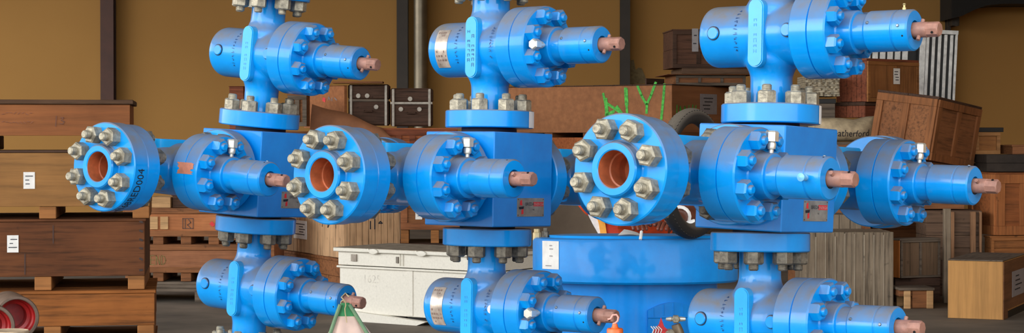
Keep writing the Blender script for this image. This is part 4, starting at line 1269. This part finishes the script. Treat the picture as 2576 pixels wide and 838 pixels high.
# sack with printed name
DS = D-.62
a = P(2050, 356, DS); w = (2208-2050)/5000*DS; h = z_(297,DS)-z_(356,DS)
sk = empty('printed_sack', T(a.x, a.y, a.z), 'pale canvas sack printed with black lettering, right of the right tree\'s block', 'sack')
m = MB(); N = 30; K = 14; vs = []; fs = []
def sackp(u, v):
    x = w*u; zz = h*(v + .05*math.sin(7*u+1)*v - .04*math.sin(11*u)*v)
    bul = (.06+.16*math.sin(PI*min(1, v*1.0))**.5)*min(1, (math.sin(PI*(.02+.96*u)))**.4)
    return Vector((x, .0 - bul + .10, zz))
for i in range(N+1):
    for j in range(K+1):
        p_ = sackp(i/N, j/K); vs += [p_]
n0 = len(vs)
for i in range(N+1):
    for j in range(K+1):
        p_ = sackp(i/N, j/K); vs += [Vector((p_.x, .50-p_.y, p_.z))]
for o_ in (0, n0):
    for i in range(N):
        for j in range(K): q = o_+i*(K+1)+j; fs.append((q, q+1, q+K+2, q+K+1))
for i in range(N):
    q = i*(K+1); fs += [(q, q+K+1, q+K+1+n0, q+n0), (q+K, q+K+n0, q+2*K+1+n0, q+2*K+1)]
for j in range(K): fs += [(j, j+n0, j+1+n0, j+1), (N*(K+1)+j, N*(K+1)+j+1, N*(K+1)+j+1+n0, N*(K+1)+j+n0)]
m.add(vs, fs); m.build('canvas', plain('pale_canvas', (172,154,124), .85, 0, .14, 12, .3), sk, ang=60)
vs, fs = text2d('Weatherford', 1); x0 = min(v[0] for v in vs); x1 = max(v[0] for v in vs)
U0, U1 = (2072-2050)/158, (2183-2050)/158
m = MB(); L = []
for x, y in vs:
    u = U0+(U1-U0)*(x-x0)/(x1-x0); v = .22 + y*.40 + (.5-u)*-.02
    q = sackp(u, v); L.append((q.x, q.y-.006, q.z))
m.add(L, fs); m.build('printed_name', INK, sk)
J3 = crate('wooden_crate', 2030, 357, 800, DS-.1, 0, 2190, (1.4,), W_BRN, 'brown crate stack below the printed sack', planks=('h',7), lid=.03, z0=0, h=z_(357,DS), lidmat=W_GREYH, frame=(2,0,.06))
J0 = crate('wooden_crate', 2020, 249, 295, D+.1, 0, 2100, (.6,), W_GREYH, 'grey-brown crate with dark top below the crinkled sheets', planks=('h',2), lid=.05, lidmat=BLACK, z0=z_(357,DS), h=z_(248,D)-z_(357,DS))
J4 = crate('wooden_crate', 2196, 296, 420, D+.25, 0, 2330, (.8,), W_BRN, 'brown crate carrying the red labelled crates', planks=('h',6), lid=0, z0=0, h=z_(296,D))
# big leaning crate
thk = 50
K2 = crate('wooden_crate', 2342, 262, 418, 19.6, thk, 2450, 2190, W_BRN, 'large leaning brown framed crate behind the right wing valve', planks=('h',1), lid=.03, lidmat=W_DARK, z0=z_(418,19.6), h=z_(256,19.6)-z_(418,19.6), frame=(3,3,.075), fmat=wood('wood_frame', (142,92,56), .7, 1, 'z'))
# lean about the viewing direction
Mk = K2[0].matrix_basis.copy()
K2[0].matrix_basis = T(Mk.translation) @ RY(rad(9)) @ T(Mk.translation).inverted() @ Mk
K2[0].location.x -= .02; K2[0].location.z += .06
K3 = crate('wooden_crate', 2222, 425, 560, 19.9, 4, 2425, (.5,), W_RED, 'red-brown crate under the leaning framed crate', planks=('h',4), lid=.03, z0=z_(526,19.9), h=z_(430,19.9)-z_(526,19.9), frame=(4,0,.06), fmat=W_BRN)
# white slatted frame crate standing on the pile
K4D = 22.6
zk = z_(262, K4D)
tS = empty('slatted_crate', T(P(2305,262,K4D).x, K4D, zk+.03) @ RY(rad(2.5)), 'tall crate of white-painted upright slats near the back wall', 'crate')
hh = z_(80, K4D) - zk; ww = (2395-2305)/5000*K4D
for k in range(6):
    m = MB(); x = .0 + ww*k/6; m.box((x+.012, -.02, .0 if k else 0), (x+ww/6-.022 + (.0 if k else .03), .012, hh-.02), .003); m.build('slat', W_SLAT, tS)
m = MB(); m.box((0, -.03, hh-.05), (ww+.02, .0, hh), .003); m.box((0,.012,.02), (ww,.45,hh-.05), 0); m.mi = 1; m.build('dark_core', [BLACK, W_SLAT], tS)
m = MB(); m.box((-.01, -.035, hh-.045), (ww+.03, -.021, hh+.0), .003); m.box((ww+.0, -.032, 0), (ww+.025, .46, hh), .003); m.build('edge_strip', W_SLAT, tS)
for k in range(6):
    m = MB(); x = -.10 - .085*k; m.box((x-.062, .10, -.02), (x, .13, hh*.9), .003); m.build('slat', W_SLAT, tS)
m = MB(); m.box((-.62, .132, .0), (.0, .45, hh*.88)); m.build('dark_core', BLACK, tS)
J5 = crate('wooden_crate', 2300, 264, 420, K4D-.02, 0, 2420, (.7,), W_BRN, 'brown crate under the white slatted crate', planks=('h',6), lid=.02, z0=0, h=zk)
# light crate with dark top and others on the far right
K5 = crate('wooden_crate', 2452, 334, 386, 20.5, 8, 2515, 2442, W_TAN, 'tan crate with a dark canvas top at the right, near the wall', planks=('h',1), lid=.05, lidmat=BLACK, z0=z_(388,20.5), h=z_(320,20.5)-z_(388,20.5), frame=(2,0,.04), fmat=wood('wood_pale_frame', (170,122,76), .8), over=.03)
K6 = crate('wooden_crate', 2547, 364, 386, 20.2, 0, 2680, (.6,), W_BRN, 'brown crate cut by the right frame edge, level with the tan crate', planks=('h',1), lid=.02, z0=z_(388,20.5), h=z_(364,20.5)-z_(388,20.5))
K7 = crate('dark_tarpaulin_bale', 2482, 388, 430, 19.95, 2, 2690, (.5,), plain('dark_tarp', (48,40,34), .9, 0, .2, 8, .2), 'dark tarpaulin-covered slab between the right-hand crates', cat='bale', planks=('h',2), lid=0, z0=z_(433.5,19.7), h=z_(389,19.95)-z_(433.5,19.7))
K8 = crate('wooden_crate', 2505, 436, 600, 19.7, 12, 2700, (.6,), wood('wood_right', (142,84,46), .7), 'orange-brown panelled crate at the right edge above the yellow box', planks=('h',1), lid=.02, frame=(4,2,.09), fmat=wood('wood_right_frame', (164,102,58), .75, 1, 'z'), z0=z_(592,19.7), h=z_(434,19.7)-z_(592,19.7))
K9 = crate('wooden_crate', 2492, 600, 640, 19.7, 12, 2700, 2478, wood('wood_right2', (150,96,54), .7), 'low orange-brown crate just above the yellow box at the right edge', planks=('h',2), lid=.02, z0=z_(652,19.7), h=z_(593,19.7)-z_(652,19.7), frame=(3,0,.03))
K10 = crate('wooden_crate', 2492, 655, 760, 19.9, 12, 2700, 2478, W_BRN, 'brown crate behind the yellow box', planks=('h',3), lid=0, z0=0, h=z_(652.5,19.7))
# slatted grey crates and post
K11 = crate('wooden_crate', 2330, 532, 652, 19.7, 0, 2470, (.5,), wood('wood_slate', (100,78,62), .6), 'weathered brown slatted crate with pale uprights above the yellow box', planks=('h',4), lid=.0, frame=(0,0,.03), z0=z_(655,19.7), h=z_(530,19.7)-z_(655,19.7))
for xx, ww_ in ((2378, 20), (2440, 12), (2462, 5)):
    u = on_face(K11, 'r', (xx, 532), (xx+ww_, 650)); m = MB(); m.box((u[0], -.05, .0), (u[2], -.001, K11[3]-.01), .003); m.build('upright', wood('wood_upright', (150,112,82), .75, 1, 'z') if 'wood_upright' not in bpy.data.materials else bpy.data.materials['wood_upright'], K11[0])
K12 = crate('wooden_crate', 2330, 655, 800, 19.72, 0, 2484, (.6,), W_DARK, 'dark crate behind the yellow box and the stool-like crate', planks=('h',4), lid=0, z0=0, h=z_(655,19.7))
pp = P(2382, 650, 18.9)
m = MB(); m.box((pp.x-.035, 18.86, 0), (pp.x+.03, 18.93, z_(525,18.9)), .005); tag(m.build('timber_post', W_GREY), 'upright timber post beside the yellow plywood box', 'post')
K13 = crate('wooden_crate', 2264, 604, 700, 18.9, 24, 2364, 2240, wood('wood_k13', (112,90,70), .7, .7, 'z'), 'small crate with an orange end and grey-brown side, on dark blocks', planks=('v',4), lid=.02, z0=z_(700,18.9), h=z_(600,18.9)-z_(700,18.9), lidmat=W_GREYH, frame=(3,0,.02), fmat=W_GREYH)
m = MB(); m.box((-.008, .003, .003), (.001, K13[2]-.003, K13[3]-.022)); m.build('orange_end', wood('wood_end_orange', (198,120,58), .85, 1, 'z', .7, False), K13[0])
K14 = crate('wooden_crate', 2252, 700, 800, 19.0, 0, 2366, (.5,), W_DARK, 'dark base box under the orange-ended crate', planks=('h',3), lid=0, z0=0, h=z_(700,18.9)-.003)
# stool-like open crate
a = P(2268, 800, 18.3)
st = empty('open_stool_crate', T(a.x, a.y, 0) @ RZ(rad(3)), 'small stool-like wooden crate with pale legs in front of the dark base box', 'crate')
zt2, zb2 = z_(724,18.3), z_(776,18.3); w = (2345-2268)/5000*18.3
m = MB(); m.box((-.03,-.03,zt2-.025), (w+.02,.32,zt2), .004); m.build('top_board', W_GREYH, st)
m = MB(); m.box((.10,.0,zb2), (w-.02,.28,zt2-.026), .003); m.box((-.02,.01,zb2+.11), (.10,.28,zt2-.026), .003); m.build('box_panels', W_BRN, st)
for x, y in ((.02,-.02), (w-.05,-.02), (.02,.26), (w-.05,.26)):
    m = MB(); m.box((x, y, 0), (x+.06, y+.03, zt2-.027), .003); m.build('leg', W_PALE, st)
# yellow plywood box
Y1 = crate('plywood_box', 2522, 656, 806, 17.17, 66, (1.15,), 2386, W_YEL, 'clean yellow plywood box on the floor at the right edge', cat='box', planks=('h',1), lid=.012, z0=0, h=z_(655,17.17), lidmat=W_GREYH, over=.004)
m = MB(); m.box((.004,-.010,.075), (Y1[1],.001,Y1[3]-.02)); m.build('brown_side', W_PLYD, Y1[0])
m = MB(); m.box((.004,-.009,.0), (Y1[1]*.18,.001,.074)); m.mi = 0; m.build('base_block', W_PLYD, Y1[0])
m = MB(); m.box((Y1[1]*.18,-.009,.0), (Y1[1],.001,.06)); m.build('base_gap_shade', BLACK, Y1[0])  # solid black strip painted in for the shade of an open gap
sticker(Y1, 'r', (2543,684), (2572,736), GREYPAPER, 'grey_label', 4, .011)

# ------------------------------------------------------------------ light
wd = bpy.data.worlds.new('world'); bpy.context.scene.world = wd; wd.use_nodes = True
nt = wd.node_tree; bg_ = nt.nodes['Background']
tcn = nt.nodes.new('ShaderNodeTexCoord'); sp = nt.nodes.new('ShaderNodeSeparateXYZ'); rp = nt.nodes.new('ShaderNodeValToRGB')
nt.links.new(tcn.outputs['Generated'], sp.inputs[0]); nt.links.new(sp.outputs['Z'], rp.inputs[0]); nt.links.new(rp.outputs[0], bg_.inputs[0])
e = rp.color_ramp.elements; e[0].position = .0; e[0].color = (.22,.21,.19,1); e[1].position = 1; e[1].color = (.30,.34,.40,1)
for p_, c_ in ((.045, (.25,.25,.24,1)), (.075, (1,1,.98,1)), (.34, (1,1,1,1)), (.50, (.40,.44,.50,1))):
    q_ = e.new(p_); q_.color = c_
bg_.inputs[1].default_value = 4.15
sun = bpy.data.lights.new('sun', 'SUN'); so = bpy.data.objects.new('sun', sun); C.objects.link(so)
sun.energy = 1.2; sun.angle = rad(40); sun.color = (1, .97, .92)
so.rotation_euler = Vector((-.78, -.56, .40)).to_track_quat('Z', 'Y').to_euler()
sc = bpy.context.scene
sc.view_settings.view_transform = 'Standard'; sc.view_settings.look = 'None'; sc.view_settings.gamma = 1
sc.view_settings.use_curve_mapping = False; sc.view_settings.exposure = 0.08
sc.render.film_transparent = False
sc.cycles.max_bounces = 6; sc.cycles.diffuse_bounces = 4; sc.cycles.glossy_bounces = 3
